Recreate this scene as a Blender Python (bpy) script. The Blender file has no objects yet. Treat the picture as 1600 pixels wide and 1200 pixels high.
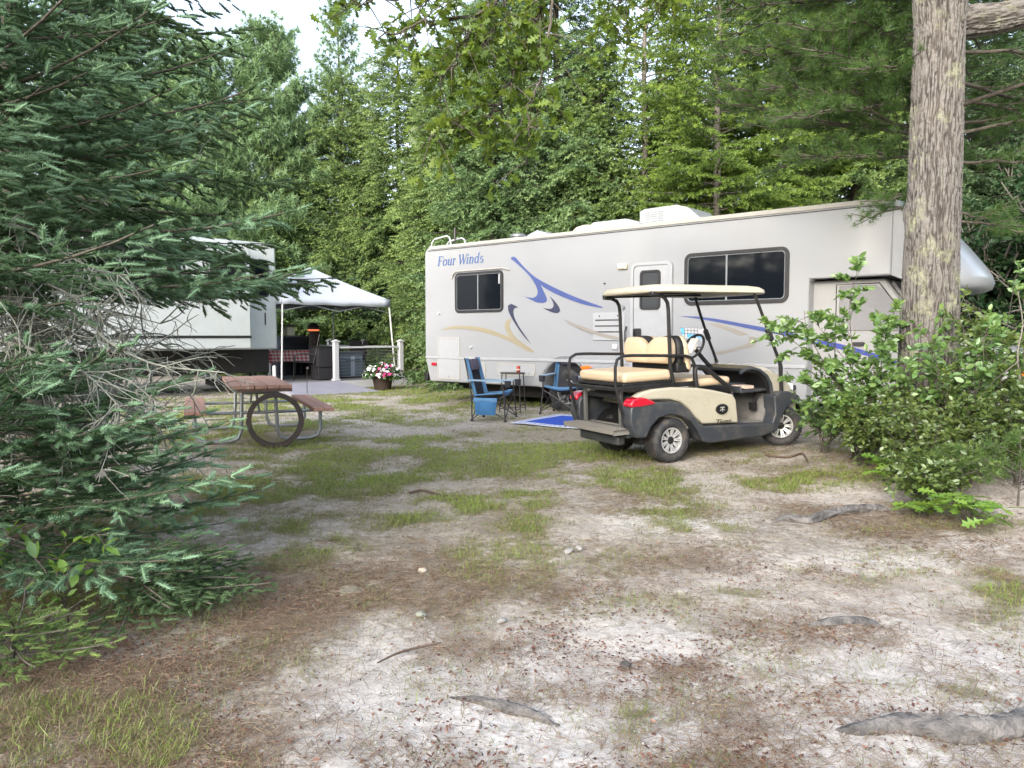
import bpy, bmesh, math, random
import numpy as np
from mathutils import Vector, Matrix

random.seed(11)
SC = bpy.context.scene
COL = SC.collection
R = math.radians
PI = math.pi

# ------------------------------------------------------------------ camera
PITCH = math.atan(75 / 1200)
CAMZ = 1.35
cd = bpy.data.cameras.new("camera")
cam = bpy.data.objects.new("camera", cd)
COL.objects.link(cam)
cam.location = (0, 0, CAMZ)
cam.rotation_euler = (PI / 2 - PITCH, 0, 0)
cd.sensor_width = 36.0
cd.lens = 27.0
cd.clip_start = 0.05
cd.clip_end = 2000
SC.camera = cam

# ------------------------------------------------------------------ sky, sun, exposure
SUN_EL, SUN_AZ = R(25), R(209)          # azimuth measured clockwise from +Y (north)
world = bpy.data.worlds.new("World")
SC.world = world
world.use_nodes = True
wn, wl = world.node_tree.nodes, world.node_tree.links
wn.clear()
wo = wn.new("ShaderNodeOutputWorld")
bg = wn.new("ShaderNodeBackground")
sky = wn.new("ShaderNodeTexSky")
sky.sky_type = 'NISHITA'
sky.sun_disc = False
sky.sun_elevation = SUN_EL
sky.sun_rotation = SUN_AZ
sky.air_density = 1.0
sky.dust_density = 3.0
sky.ozone_density = 1.0
hs = wn.new("ShaderNodeHueSaturation")
hs.inputs["Saturation"].default_value = 0.62
wl.new(sky.outputs[0], hs.inputs["Color"])
wl.new(hs.outputs[0], bg.inputs["Color"])
bg.inputs["Strength"].default_value = 0.15
wl.new(bg.outputs[0], wo.inputs[0])

sd = bpy.data.lights.new("sun", 'SUN')
sun = bpy.data.objects.new("sun", sd)
COL.objects.link(sun)
sd.energy = 0.32
sd.angle = R(30)
sd.color = (1.0, 0.965, 0.92)
sdir = Vector((math.sin(SUN_AZ) * math.cos(SUN_EL), math.cos(SUN_AZ) * math.cos(SUN_EL), math.sin(SUN_EL)))
sun.rotation_euler = sdir.to_track_quat('Z', 'Y').to_euler()
sun.location = sdir * 50

vs = SC.view_settings
vs.view_transform = 'Standard'
vs.look = 'None'
vs.gamma = 1.0
vs.use_curve_mapping = False
vs.exposure = 2.0
SC.render.engine = 'CYCLES'
cy = SC.cycles
cy.max_bounces = 6
cy.diffuse_bounces = 4
cy.glossy_bounces = 2
cy.transmission_bounces = 4
cy.transparent_max_bounces = 6
cy.caustics_reflective = False
cy.caustics_refractive = False
cy.use_denoising = True

# ------------------------------------------------------------------ small maths
def ray(px, py):
    x, y = (px - 800) / 1200, -(py - 600) / 1200
    return Vector((x, math.cos(PITCH) + y * math.sin(PITCH), -math.sin(PITCH) + y * math.cos(PITCH)))

def at(px, py, d):
    """the world point at distance d (along +Y) that the photo shows at pixel px, py"""
    r = ray(px, py)
    return Vector((0, 0, CAMZ)) + r * (d / r.y)

def on_z(px, py, z=0.0):
    r = ray(px, py)
    return Vector((0, 0, CAMZ)) + r * ((z - CAMZ) / r.z)

def project(P):
    """numpy (n,3) -> pixel x, y, depth"""
    P = np.asarray(P, float)
    d = P - np.array([0, 0, CAMZ])
    c, s = math.cos(PITCH), math.sin(PITCH)
    dep = d[:, 1] * c - d[:, 2] * s
    up = d[:, 1] * s + d[:, 2] * c
    dd = np.where(np.abs(dep) < 1e-3, 1e-3, dep)
    return 800 + 1200 * d[:, 0] / dd, 600 - 1200 * up / dd, dep

def C8(r, g, b):
    f = lambda v: (v / 255 / 12.92) if v <= 10 else ((v / 255 + 0.055) / 1.055) ** 2.4
    return (f(r), f(g), f(b), 1.0)

_T = np.random.RandomState(5).rand(256, 256)
def vnoise(x, y):
    x = np.asarray(x, float); y = np.asarray(y, float)
    xi = np.floor(x).astype(int); yi = np.floor(y).astype(int)
    fx = x - xi; fy = y - yi
    fx = fx * fx * (3 - 2 * fx); fy = fy * fy * (3 - 2 * fy)
    a = _T[xi & 255, yi & 255]; b = _T[(xi + 1) & 255, yi & 255]
    c = _T[xi & 255, (yi + 1) & 255]; d = _T[(xi + 1) & 255, (yi + 1) & 255]
    return (a * (1 - fx) + b * fx) * (1 - fy) + (c * (1 - fx) + d * fx) * fy

def fbm(x, y, o=4):
    s, a, t = 0.0, 0.5, 0.0
    for i in range(o):
        s = s + a * vnoise(np.asarray(x) * 2 ** i + 17 * i, np.asarray(y) * 2 ** i + 31 * i)
        t += a; a *= 0.5
    return s / t

def sstep(a, b, x):
    t = np.clip((np.asarray(x, float) - a) / (b - a), 0, 1)
    return t * t * (3 - 2 * t)

# ------------------------------------------------------------------ materials
def mat(name, col, rough=0.6, metal=0.0, spec=0.5, var=0.0, vscale=6.0, bump=0.0, bscale=40.0, bdist=0.01, coat=0.0, bdetail=5, dirt=None, dscale=3.0, damt=0.4):
    m = bpy.data.materials.new(name)
    m.use_nodes = True
    n, l = m.node_tree.nodes, m.node_tree.links
    p = n["Principled BSDF"]
    p.inputs["Base Color"].default_value = col
    p.inputs["Roughness"].default_value = rough
    p.inputs["Metallic"].default_value = metal
    p.inputs["Specular IOR Level"].default_value = spec
    p.inputs["Coat Weight"].default_value = coat
    tc = n.new("ShaderNodeTexCoord")
    out = None
    if var > 0:
        t = n.new("ShaderNodeTexNoise"); t.inputs["Scale"].default_value = vscale; t.inputs["Detail"].default_value = 6
        l.new(tc.outputs["Object"], t.inputs["Vector"])
        mr = n.new("ShaderNodeMapRange"); mr.inputs[1].default_value = 0.3; mr.inputs[2].default_value = 0.7
        mr.inputs[3].default_value = 1 - var; mr.inputs[4].default_value = 1 + var
        l.new(t.outputs[0], mr.inputs[0])
        mx = n.new("ShaderNodeMix"); mx.data_type = 'RGBA'; mx.blend_type = 'MULTIPLY'; mx.inputs[0].default_value = 1
        mx.inputs[6].default_value = col
        l.new(mr.outputs[0], mx.inputs[7])
        out = mx.outputs[2]
    if dirt is not None:
        t = n.new("ShaderNodeTexNoise"); t.inputs["Scale"].default_value = dscale; t.inputs["Detail"].default_value = 9
        t.inputs["Roughness"].default_value = 0.68
        l.new(tc.outputs["Object"], t.inputs["Vector"])
        mr = n.new("ShaderNodeMapRange"); mr.inputs[1].default_value = 0.48; mr.inputs[2].default_value = 0.75
        mr.inputs[3].default_value = 0; mr.inputs[4].default_value = damt
        l.new(t.outputs[0], mr.inputs[0])
        mx = n.new("ShaderNodeMix"); mx.data_type = 'RGBA'
        l.new(mr.outputs[0], mx.inputs[0])
        if out: l.new(out, mx.inputs[6])
        else: mx.inputs[6].default_value = col
        mx.inputs[7].default_value = dirt
        out = mx.outputs[2]
        rr = n.new("ShaderNodeMapRange"); rr.inputs[3].default_value = rough; rr.inputs[4].default_value = min(1, rough + 0.3)
        l.new(mr.outputs[0], rr.inputs[0]); l.new(rr.outputs[0], p.inputs["Roughness"])
    if out: l.new(out, p.inputs["Base Color"])
    if bump > 0:
        t = n.new("ShaderNodeTexNoise"); t.inputs["Scale"].default_value = bscale; t.inputs["Detail"].default_value = bdetail
        l.new(tc.outputs["Object"], t.inputs["Vector"])
        b = n.new("ShaderNodeBump"); b.inputs["Strength"].default_value = bump; b.inputs["Distance"].default_value = bdist
        l.new(t.outputs[0], b.inputs["Height"]); l.new(b.outputs[0], p.inputs["Normal"])
    return m

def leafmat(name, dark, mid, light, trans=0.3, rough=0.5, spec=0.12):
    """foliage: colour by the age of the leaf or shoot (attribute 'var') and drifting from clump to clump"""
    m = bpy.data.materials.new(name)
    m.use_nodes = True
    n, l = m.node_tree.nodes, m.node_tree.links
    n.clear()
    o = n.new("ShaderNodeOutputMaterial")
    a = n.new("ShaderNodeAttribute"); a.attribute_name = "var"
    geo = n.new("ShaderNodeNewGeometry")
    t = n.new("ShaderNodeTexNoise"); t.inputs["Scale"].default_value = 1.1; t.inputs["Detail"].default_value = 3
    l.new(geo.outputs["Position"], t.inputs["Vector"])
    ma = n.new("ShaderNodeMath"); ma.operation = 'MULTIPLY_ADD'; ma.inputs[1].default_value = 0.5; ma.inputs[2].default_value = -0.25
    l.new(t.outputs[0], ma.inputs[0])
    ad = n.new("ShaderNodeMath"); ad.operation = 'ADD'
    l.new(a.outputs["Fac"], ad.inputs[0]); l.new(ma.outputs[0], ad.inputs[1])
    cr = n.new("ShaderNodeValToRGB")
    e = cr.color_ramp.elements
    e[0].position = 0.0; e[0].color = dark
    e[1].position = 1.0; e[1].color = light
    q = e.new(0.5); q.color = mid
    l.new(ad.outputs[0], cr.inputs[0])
    d = n.new("ShaderNodeBsdfDiffuse"); tr = n.new("ShaderNodeBsdfTranslucent"); g = n.new("ShaderNodeBsdfGlossy")
    g.inputs["Roughness"].default_value = rough
    g.inputs["Color"].default_value = (0.8, 0.9, 0.85, 1)
    l.new(cr.outputs[0], d.inputs[0])
    hs_ = n.new("ShaderNodeHueSaturation"); hs_.inputs["Value"].default_value = 1.25; hs_.inputs["Hue"].default_value = 0.48
    l.new(cr.outputs[0], hs_.inputs["Color"]); l.new(hs_.outputs[0], tr.inputs[0])
    m1 = n.new("ShaderNodeMixShader"); m1.inputs[0].default_value = trans
    l.new(d.outputs[0], m1.inputs[1]); l.new(tr.outputs[0], m1.inputs[2])
    m2 = n.new("ShaderNodeMixShader"); m2.inputs[0].default_value = spec * 0.25
    l.new(m1.outputs[0], m2.inputs[1]); l.new(g.outputs[0], m2.inputs[2])
    l.new(m2.outputs[0], o.inputs[0])
    return m

# ------------------------------------------------------------------ objects and tags
def tag(o, label=None, cat=None, group=None, kind=None):
    if label: o["label"] = label
    if cat: o["category"] = cat
    if group: o["group"] = group
    if kind: o["kind"] = kind
    return o

def thing(name, label, cat, loc=(0, 0, 0), rz=0.0, group=None, rot=None):
    o = bpy.data.objects.new(name, None)
    COL.objects.link(o)
    o.empty_display_size = 0.2
    o.location = loc
    o.rotation_euler = rot if rot is not None else (0, 0, rz)
    return tag(o, label, cat, group)

def children_of(o):
    return [c for c in bpy.data.objects if c.parent == o]

def dup(root, loc, rz, label, group=None):
    kids = {}
    for c in bpy.data.objects:
        if c.parent: kids.setdefault(c.parent, []).append(c)
    def rec(o, par):
        c = o.copy(); COL.objects.link(c)
        if par is not None: c.parent = par
        for k in kids.get(o, []): rec(k, c)
        return c
    r = rec(root, None)
    r.location = loc
    r.rotation_euler = (0, 0, rz)
    r["label"] = label
    if group: r["group"] = group
    return r

class MB:
    """collects plain shapes and links them as ONE mesh object"""
    def __init__(s):
        s.v, s.f = [], []
    def add(s, vs, fs, M=None):
        b = len(s.v)
        for p in vs:
            p = Vector(p)
            if M is not None: p = M @ p
            s.v.append(tuple(p))
        for f in fs: s.f.append(tuple(i + b for i in f))
        return s
    def box(s, a, b, M=None):
        x0, y0, z0 = a; x1, y1, z1 = b
        return s.add([(x0, y0, z0), (x1, y0, z0), (x1, y1, z0), (x0, y1, z0), (x0, y0, z1), (x1, y0, z1), (x1, y1, z1), (x0, y1, z1)],
                     [(0, 3, 2, 1), (4, 5, 6, 7), (0, 1, 5, 4), (1, 2, 6, 5), (2, 3, 7, 6), (3, 0, 4, 7)], M)
    def cbox(s, c, d, M=None):
        return s.box([c[i] - d[i] / 2 for i in range(3)], [c[i] + d[i] / 2 for i in range(3)], M)
    def bar(s, p, q, w, h, up=(0, 0, 1)):
        p, q = Vector(p), Vector(q); x = (q - p); L = x.length; x.normalize()
        y = Vector(up).cross(x)
        if y.length < 1e-4: y = Vector((0, 1, 0)).cross(x)
        y.normalize(); z = x.cross(y)
        M = Matrix((x, y, z)).transposed().to_4x4(); M.translation = p
        return s.box((0, -w / 2, -h / 2), (L, w / 2, h / 2), M)
    def tube(s, path, r, n=8, closed=False, cap=True):
        P = [Vector(p) for p in path]; m = len(P)
        rr = [r] * m if isinstance(r, (int, float)) else list(r)
        rings = []; prev = None
        for i in range(m):
            if closed: t = P[(i + 1) % m] - P[i - 1]
            else: t = P[min(i + 1, m - 1)] - P[max(i - 1, 0)]
            if t.length < 1e-9: t = Vector((0, 0, 1))
            t.normalize()
            if prev is None:
                a = Vector((0, 0, 1)) if abs(t.z) < 0.9 else Vector((1, 0, 0))
                u = a.cross(t).normalized()
            else:
                u = prev - t * prev.dot(t)
                u = u.normalized() if u.length > 1e-6 else Vector((0, 0, 1)).cross(t).normalized()
            prev = u; w = t.cross(u)
            rings.append([P[i] + (u * math.cos(2 * PI * k / n) + w * math.sin(2 * PI * k / n)) * rr[i] for k in range(n)])
        return s.loft(rings, closed, cap)
    def loft(s, rings, closed=False, cap=True):
        n = len(rings[0]); m = len(rings)
        vs = [p for rg in rings for p in rg]; fs = []
        for i in range(m if closed else m - 1):
            j = (i + 1) % m
            for k in range(n):
                k2 = (k + 1) % n
                fs.append((i * n + k, i * n + k2, j * n + k2, j * n + k))
        if cap and not closed:
            fs.append(tuple(range(n))[::-1]); fs.append(tuple((m - 1) * n + k for k in range(n)))
        return s.add(vs, fs)
    def lathe(s, prof, n=24, M=None, closed=False, cap=True):
        """prof [(r, z)...] about the local Z axis"""
        vs, fs = [], []
        m = len(prof)
        for r_, z in prof:
            for k in range(n): vs.append((r_ * math.cos(2 * PI * k / n), r_ * math.sin(2 * PI * k / n), z))
        for i in range(m if closed else m - 1):
            j = (i + 1) % m
            for k in range(n):
                k2 = (k + 1) % n
                fs.append((i * n + k, i * n + k2, j * n + k2, j * n + k))
        if not closed and cap:
            fs.append(tuple(range(n))[::-1]); fs.append(tuple((m - 1) * n + k for k in range(n)))
        return s.add(vs, fs, M)
    def prism(s, poly, y0, y1, M=None):
        """poly in X-Z, extruded along Y"""
        n = len(poly)
        vs = [(x, y0, z) for x, z in poly] + [(x, y1, z) for x, z in poly]
        fs = [tuple(range(n)), tuple(range(n, 2 * n))[::-1]] + [((i + 1) % n, i, n + i, n + (i + 1) % n) for i in range(n)]
        return s.add(vs, fs, M)
    def sheet(s, poly, y, M=None):
        return s.add([(x, y, z) for x, z in poly], [tuple(range(len(poly)))], M)
    def build(s, name, material, parent=None, smooth=35, bevel=0.0, seg=2, sub=0):
        me = bpy.data.meshes.new(name)
        me.from_pydata(s.v, [], s.f)
        bm = bmesh.new(); bm.from_mesh(me)
        bmesh.ops.remove_doubles(bm, verts=bm.verts, dist=1e-6)
        bmesh.ops.recalc_face_normals(bm, faces=bm.faces)
        bm.to_mesh(me); bm.free()
        if smooth:
            me.shade_smooth()
            me.set_sharp_from_angle(angle=R(smooth))
        me.materials.append(material)
        o = bpy.data.objects.new(name, me)
        COL.objects.link(o)
        if parent is not None: o.parent = parent
        if bevel > 0:
            b = o.modifiers.new("bevel", 'BEVEL'); b.width = bevel; b.segments = seg; b.limit_method = 'ANGLE'; b.angle_limit = R(40)
            b.harden_normals = False
        if sub:
            b = o.modifiers.new("sub", 'SUBSURF'); b.levels = sub; b.render_levels = sub
        return o

def tri_mesh(name, V, F, material, parent=None, var=None, smooth=False):
    """numpy triangles (or quads) -> one mesh object"""
    V = np.ascontiguousarray(V, dtype=np.float32); F = np.ascontiguousarray(F, dtype=np.int32)
    me = bpy.data.meshes.new(name)
    k = F.shape[1]
    me.vertices.add(len(V)); me.vertices.foreach_set("co", V.ravel())
    me.loops.add(F.size); me.loops.foreach_set("vertex_index", F.ravel())
    me.polygons.add(len(F)); me.polygons.foreach_set("loop_start", np.arange(0, F.size, k, dtype=np.int32))
    if var is not None:
        at_ = me.attributes.new("var", 'FLOAT', 'POINT'); at_.data.foreach_set("value", np.ascontiguousarray(var, dtype=np.float32))
    me.update(calc_edges=True)
    if smooth: me.shade_smooth()
    me.materials.append(material)
    o = bpy.data.objects.new(name, me)
    COL.objects.link(o)
    if parent is not None: o.parent = parent
    return o

def norm(a):
    return a / np.maximum(np.linalg.norm(a, axis=-1, keepdims=True), 1e-9)

def scatter(tv, tf, tvar, pos, dirs, ups, scale, var):
    """copies of a template (tv verts, tf faces, tvar offset of the shade) along dirs; returns V, F, var"""
    pos = np.asarray(pos, float); n = len(pos); k = len(tv)
    X = norm(np.asarray(dirs, float)); U = np.asarray(ups, float)
    Y = norm(np.cross(U, X)); Z = np.cross(X, Y)
    sc_ = np.asarray(scale, float)
    if sc_.ndim == 1: sc_ = np.repeat(sc_[:, None], 3, 1)
    T = tv[None, :, :] * sc_[:, None, :]
    V = pos[:, None, :] + T[..., 0:1] * X[:, None] + T[..., 1:2] * Y[:, None] + T[..., 2:3] * Z[:, None]
    F = tf[None, :, :] + (np.arange(n) * k)[:, None, None]
    vv = np.asarray(var)[:, None] + tvar[None, :]
    return V.reshape(-1, 3), F.reshape(-1, tf.shape[1]), vv.ravel()

def rounded(x0, z0, x1, z1, r, n=5):
    pts = []
    for cx, cz, a in ((x1 - r, z1 - r, 0), (x0 + r, z1 - r, 90), (x0 + r, z0 + r, 180), (x1 - r, z0 + r, 270)):
        for i in range(n + 1):
            t = R(a + 90 * i / n); pts.append((cx + r * math.cos(t), cz + r * math.sin(t)))
    return pts

def ring_prism(mb, outer, inner, y0, y1):
    """a frame: two outlines with the same number of points, with depth"""
    n = len(outer)
    rings = [[(x, y0, z) for x, z in outer], [(x, y0, z) for x, z in inner], [(x, y1, z) for x, z in inner], [(x, y1, z) for x, z in outer]]
    mb.loft(rings, closed=True)
    return mb

# ------------------------------------------------------------------ the lie of the land
CART_O = Vector((1.70, 8.09, 0.0)); CART_H = R(27); CART_P = R(2.36)
def gz(x, y):
    x = np.asarray(x, float); y = np.asarray(y, float)
    s = (x - CART_O.x) * math.cos(CART_H) + (y - CART_O.y) * math.sin(CART_H)
    h = 0.0412 * np.where(s > 0, np.where(s < 1.9, s, 1.9 + 1.2 * (1 - np.exp(-(s - 1.9) / 1.2))), 0.06 * (np.exp(np.minimum(s, 0) / .06) - 1) * 0)
    m = 0.16 * np.exp(-(((x - 4.2) / 1.1) ** 2 + ((y - 6.9) / 1.5) ** 2))
    l = 0.10 * np.exp(-(((x + 3.0) / 1.3) ** 2 + ((y - 4.2) / 1.8) ** 2))
    far = np.hypot(x, y - 6)
    und = (fbm(x * 0.25 + 40, y * 0.25 + 9, 2) - 0.5) * 1.2 * sstep(24, 80, far)
    return h * (1 - sstep(10, 20, far)) + m + l + und
def gzf(x, y): return float(gz(np.array([x]), np.array([y]))[0])
def on_ground(px, py):
    p = on_z(px, py, 0)
    for _ in range(4): p = on_z(px, py, gzf(p.x, p.y))
    return p

# ------------------------------------------------------------------ shared materials
M = {}
M['gel'] = mat('rv_gelcoat', (0.300, 0.312, 0.328, 1), 0.22, var=0.02, vscale=0.6, bump=0.8, bscale=0.75, bdist=0.16, bdetail=0.6, dirt=(0.25, 0.24, 0.215, 1), dscale=0.7, damt=0.2)
M['gel2'] = mat('rv_cap_white', (0.355, 0.368, 0.385, 1), 0.25, var=0.03)
M['trim'] = mat('rv_trim', (0.38, 0.365, 0.335, 1), 0.35, dirt=(0.35, 0.32, 0.26, 1), dscale=5, damt=0.5)
M['rvblue'] = mat('decal_blue', C8(66, 80, 132), 0.4, var=0.06, vscale=4)
M['rvnavy'] = mat('decal_navy', C8(52, 54, 78), 0.4)
M['rvtan'] = mat('decal_tan', C8(146, 138, 116), 0.4)
M['rvgrey'] = mat('decal_grey', C8(138, 134, 127), 0.4)
M['black'] = mat('black_rubber', (0.016, 0.016, 0.018, 1), 0.5, dirt=(0.07, 0.065, 0.06, 1), dscale=8, damt=0.25)
M['bsteel'] = mat('black_steel', (0.012, 0.012, 0.013, 1), 0.38, dirt=(0.06, 0.055, 0.05, 1), dscale=10, damt=0.3)
M['glass'] = mat('dark_glass', (0.006, 0.008, 0.012, 1), 0.06, spec=0.35)
M['glass2'] = mat('screened_glass', (0.05, 0.055, 0.06, 1), 0.25, spec=0.3)
M['under'] = mat('underbody', (0.014, 0.013, 0.012, 1), 0.8, dirt=(0.06, 0.05, 0.04, 1))
M['chrome'] = mat('dull_alloy', (0.70, 0.71, 0.72, 1), 0.3, metal=0.6)
M['red'] = mat('red_lens', (0.45, 0.012, 0.03, 1), 0.12, coat=0.6)
M['orange'] = mat('amber_lens', (0.75, 0.17, 0.02, 1), 0.15, coat=0.5)
M['steel'] = mat('galvanised', (0.27, 0.29, 0.30, 1), 0.45, metal=0.55, var=0.12, vscale=9)
M['white'] = mat('white_paint', (0.45, 0.46, 0.48, 1), 0.4, var=0.03)
M['cream'] = mat('cream_plastic', (0.62, 0.54, 0.40, 1), 0.45)
M['tyre'] = mat('tyre', (0.022, 0.023, 0.026, 1), 0.7, bump=0.4, bscale=60, bdist=0.004, dirt=(0.17, 0.145, 0.115, 1), dscale=9, damt=0.6)

def rot2(x, z, cx, cz, a):
    c, s = math.cos(a), math.sin(a)
    return (cx + (x - cx) * c - (z - cz) * s, cz + (x - cx) * s + (z - cz) * c)

def wheel_parts(parent, name, loc, r, w, rim_r, rot=(0, 0, 0), spokes=10, near=-1, label=None):
    """a wheel whose axle is local Y; the dished outer face looks to local -Y (near=-1) or +Y"""
    e = bpy.data.objects.new(name, None); COL.objects.link(e); e.parent = parent; e.location = loc; e.rotation_euler = rot
    MX = Matrix.Rotation(R(90) * (1 if near < 0 else -1), 4, 'X')      # local z of the lathe -> outwards
    t = MB()
    h = w / 2
    prof = [(rim_r, -h * .72), (rim_r + .02, -h * .92), (r * .80, -h), (r * .93, -h * .88), (r * .985, -h * .66), (r, -h * .3), (r, h * .3), (r * .985, h * .66), (r * .93, h * .88), (r * .80, h), (rim_r + .02, h * .92), (rim_r, h * .72)]
    t.lathe(prof, 40, MX, closed=True)
    # tread blocks
    for k in range(36):
        a = 2 * PI * k / 36
        for sgn in (-1, 1):
            Mk = MX @ Matrix.Rotation(a + (0.06 if sgn > 0 else 0), 4, 'Z') @ Matrix.Translation((r * .985, 0, sgn * h * .48))
            t.cbox((0, 0, 0), (r * .05, r * .105, h * .5), Mk)
    t.build('tyre', M['tyre'], e, 50)
    m = MB()
    m.lathe([(rim_r * 1.02, h * .70), (rim_r * 1.02, h * .80), (rim_r * .93, h * .80), (rim_r * .88, h * .55), (rim_r * .86, -h * .6), (rim_r * 1.0, -h * .7)], 36, MX, cap=False)
    for k in range(spokes):
        a = 2 * PI * k / spokes
        for s2 in (-1, 1):
            Mk = MX @ Matrix.Rotation(a + s2 * .11, 4, 'Z')
            m.add([(rim_r * .22, -.008, h * .60), (rim_r * .92, -.0065, h * .74), (rim_r * .92, .0065, h * .74), (rim_r * .22, .008, h * .60),
                   (rim_r * .22, -.008, h * .45), (rim_r * .92, -.0065, h * .55), (rim_r * .92, .0065, h * .55), (rim_r * .22, .008, h * .45)],
                  [(0, 1, 2, 3), (4, 7, 6, 5), (0, 4, 5, 1), (1, 5, 6, 2), (2, 6, 7, 3), (3, 7, 4, 0)], Mk)
    m.build('rim', M['chrome'], e, 40)
    hb = MB().lathe([(rim_r * .30, h * .40), (rim_r * .30, h * .66), (rim_r * .24, h * .70), (rim_r * .05, h * .70)], 20, MX)
    hb.lathe([(rim_r * .86, h * .18), (rim_r * .05, h * .2)], 24, MX)
    hb.build('hub', M['bsteel'], e, 40)
    return e

# ------------------------------------------------------------------ motorhome
RV_A = R(-40.25); RV_O = (-1.7266, 15.30)
rv = thing('motorhome', 'long white motorhome with blue and tan swooshes parked behind the golf cart', 'motorhome', (RV_O[0], RV_O[1], 0.0), RV_A)
W = 2.45; TOP = 3.08
def arc(cx, cz, r, a0, a1, n):
    return [(cx + r * math.cos(R(a0 + (a1 - a0) * i / n)), cz + r * math.sin(R(a0 + (a1 - a0) * i / n))) for i in range(n + 1)]
XF = 8.55
side = [(0.13, .46)] + [(2.98, .46)] + arc(3.44, .50, .46, 180, 0, 14) + [(3.90, .46), (7.52, .44), (7.52, 2.12), (XF, 2.12), (XF, TOP), (0.16, TOP)] + arc(.14, TOP - .14, .14, 90, 180, 5)[1:] + [(0.0, .93)]
m = MB(); m.prism(side, 0, W)
m.build('coach_body', M['gel'], rv, 30, bevel=.025, seg=3)
# over-cab nose, rounded in plan and in profile
prof = [(XF, 2.12), (8.9, 2.05), (9.17, 1.985), (9.35, 1.95), (9.43, 1.99), (9.46, 2.06), (9.43, 2.16), (9.34, 2.30), (9.17, 2.52), (8.97, 2.76), (8.80, 2.94), (8.68, 3.04), (XF, TOP)]
m = MB(); rings = []
for i in range(21):
    yy = W * i / 20; q = abs(i / 10 - 1)
    s_ = .42 + .58 * (1 - q ** 2.6) ** .62
    rings.append([(XF + (px - XF) * s_, yy, pz) for px, pz in prof])
m.loft(rings)
nose = m.build('overcab_nose', M['gel2'], rv, 50)
# roof edge moulding and its dark seam
m = MB(); m.box((.14, -.018, 3.035), (XF, .05, 3.098)); m.build('roof_moulding', M['trim'], rv, 30, bevel=.008)
m = MB(); m.box((.10, -.006, 3.006), (XF, .02, 3.018)); m.build('seam', M['black'], rv, 0)
m = MB(); m.box((.02, -.016, .905), (7.50, .0, .955)); m.build('belt_moulding', M['gel2'], rv, 30, bevel=.007)
# underbody
m = MB()
m.box((.4, .55, .36), (8.6, .75, .48)); m.box((.4, 1.7, .36), (8.6, 1.9, .48)); m.box((1.2, .5, .22), (2.6, 2.0, .45)); m.box((4.2, .25, .24), (5.6, 2.2, .45))
m.box((5.9, .5, .26), (7.2, 1.9, .44)); m.tube([(3.44, .2, .40), (3.44, 2.25, .40)], .07); m.box((.2, .1, .44), (7.5, 2.35, .455))
m.tube([(.3, .8, .32), (4, .8, .28)], .04)
m.build('chassis', M['under'], rv, 30)
m = MB(); m.box((-.16, .12, .46), (-.06, 2.3, .62)); m.box((-.08, .5, .46), (.12, .62, .58)); m.build('rear_bumper', M['bsteel'], rv, 30, bevel=.01)
m = MB()
m.prism(arc(3.44, .50, .455, 0, 360, 24)[:-1], .30, .32); m.build('wheel_well', M['under'], rv, 0)
for yy in (.16, .44, W - .16):
    wheel_parts(rv, 'wheel', (3.44, yy, .395), .395, .21, .21, spokes=8, near=-1 if yy < 1 else 1)
for yy in (.33, W - .33):
    wheel_parts(rv, 'wheel', (9.0, yy, .395 + .05), .395, .21, .21, spokes=8, near=-1 if yy < 1 else 1)
# wheel-arch lip
m = MB(); ring_prism(m, arc(3.44, .50, .52, 185, -5, 18) + arc(3.44, .50, .515, -5, 185, 18), arc(3.44, .50, .462, 185, -5, 18) + arc(3.44, .50, .462, -5, 185, 18), -.012, .01)
m.build('arch_lip', M['gel2'], rv, 40)

def rv_window(x0, z0, x1, z1, r, div, t=.045):
    f = MB(); ring_prism(f, rounded(x0, z0, x1, z1, r), rounded(x0 + t, z0 + t, x1 - t, z1 - t, max(.02, r - t)), -.022, .012)
    fr = f.build('window', M['black'], rv, 40)
    p = MB().prism(rounded(x0 + t * .6, z0 + t * .6, x1 - t * .6, z1 - t * .6, max(.03, r - t)), -.008, .004); p.build('pane', M['glass'], fr, 0)
    b = MB().box((div - .012, -.016, z0 + t), (div + .012, -.006, z1 - t))
    b.build('mullion', M['steel'], fr, 0)
    g = MB(); ring_prism(g, rounded(x0 + t, z0 + t, x1 - t, z1 - t, max(.02, r - t)), rounded(x0 + t + .008, z0 + t + .008, x1 - t - .008, z1 - t - .008, max(.015, r - t)), -.018, -.006)
    g.build('inner_rim', M['steel'], fr, 40)
    return fr
wa = rv_window(.85, 1.79, 2.06, 2.54, .09, 1.44)
MB().box((1.955, -.02, 2.30), (1.985, -.012, 2.47)).build('sticker', M['white'], wa, 0)
rv_window(5.67, 1.81, 7.25, 2.58, .11, 6.34, .055)
# drip rail over the rear window
m = MB(); m.tube([(.76, -.012, 2.44), (.80, -.02, 2.52), (.88, -.022, 2.575), (2.05, -.022, 2.575), (2.22, -.012, 2.53)], .013, 6); m.build('drip_rail', M['trim'], rv)

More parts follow.
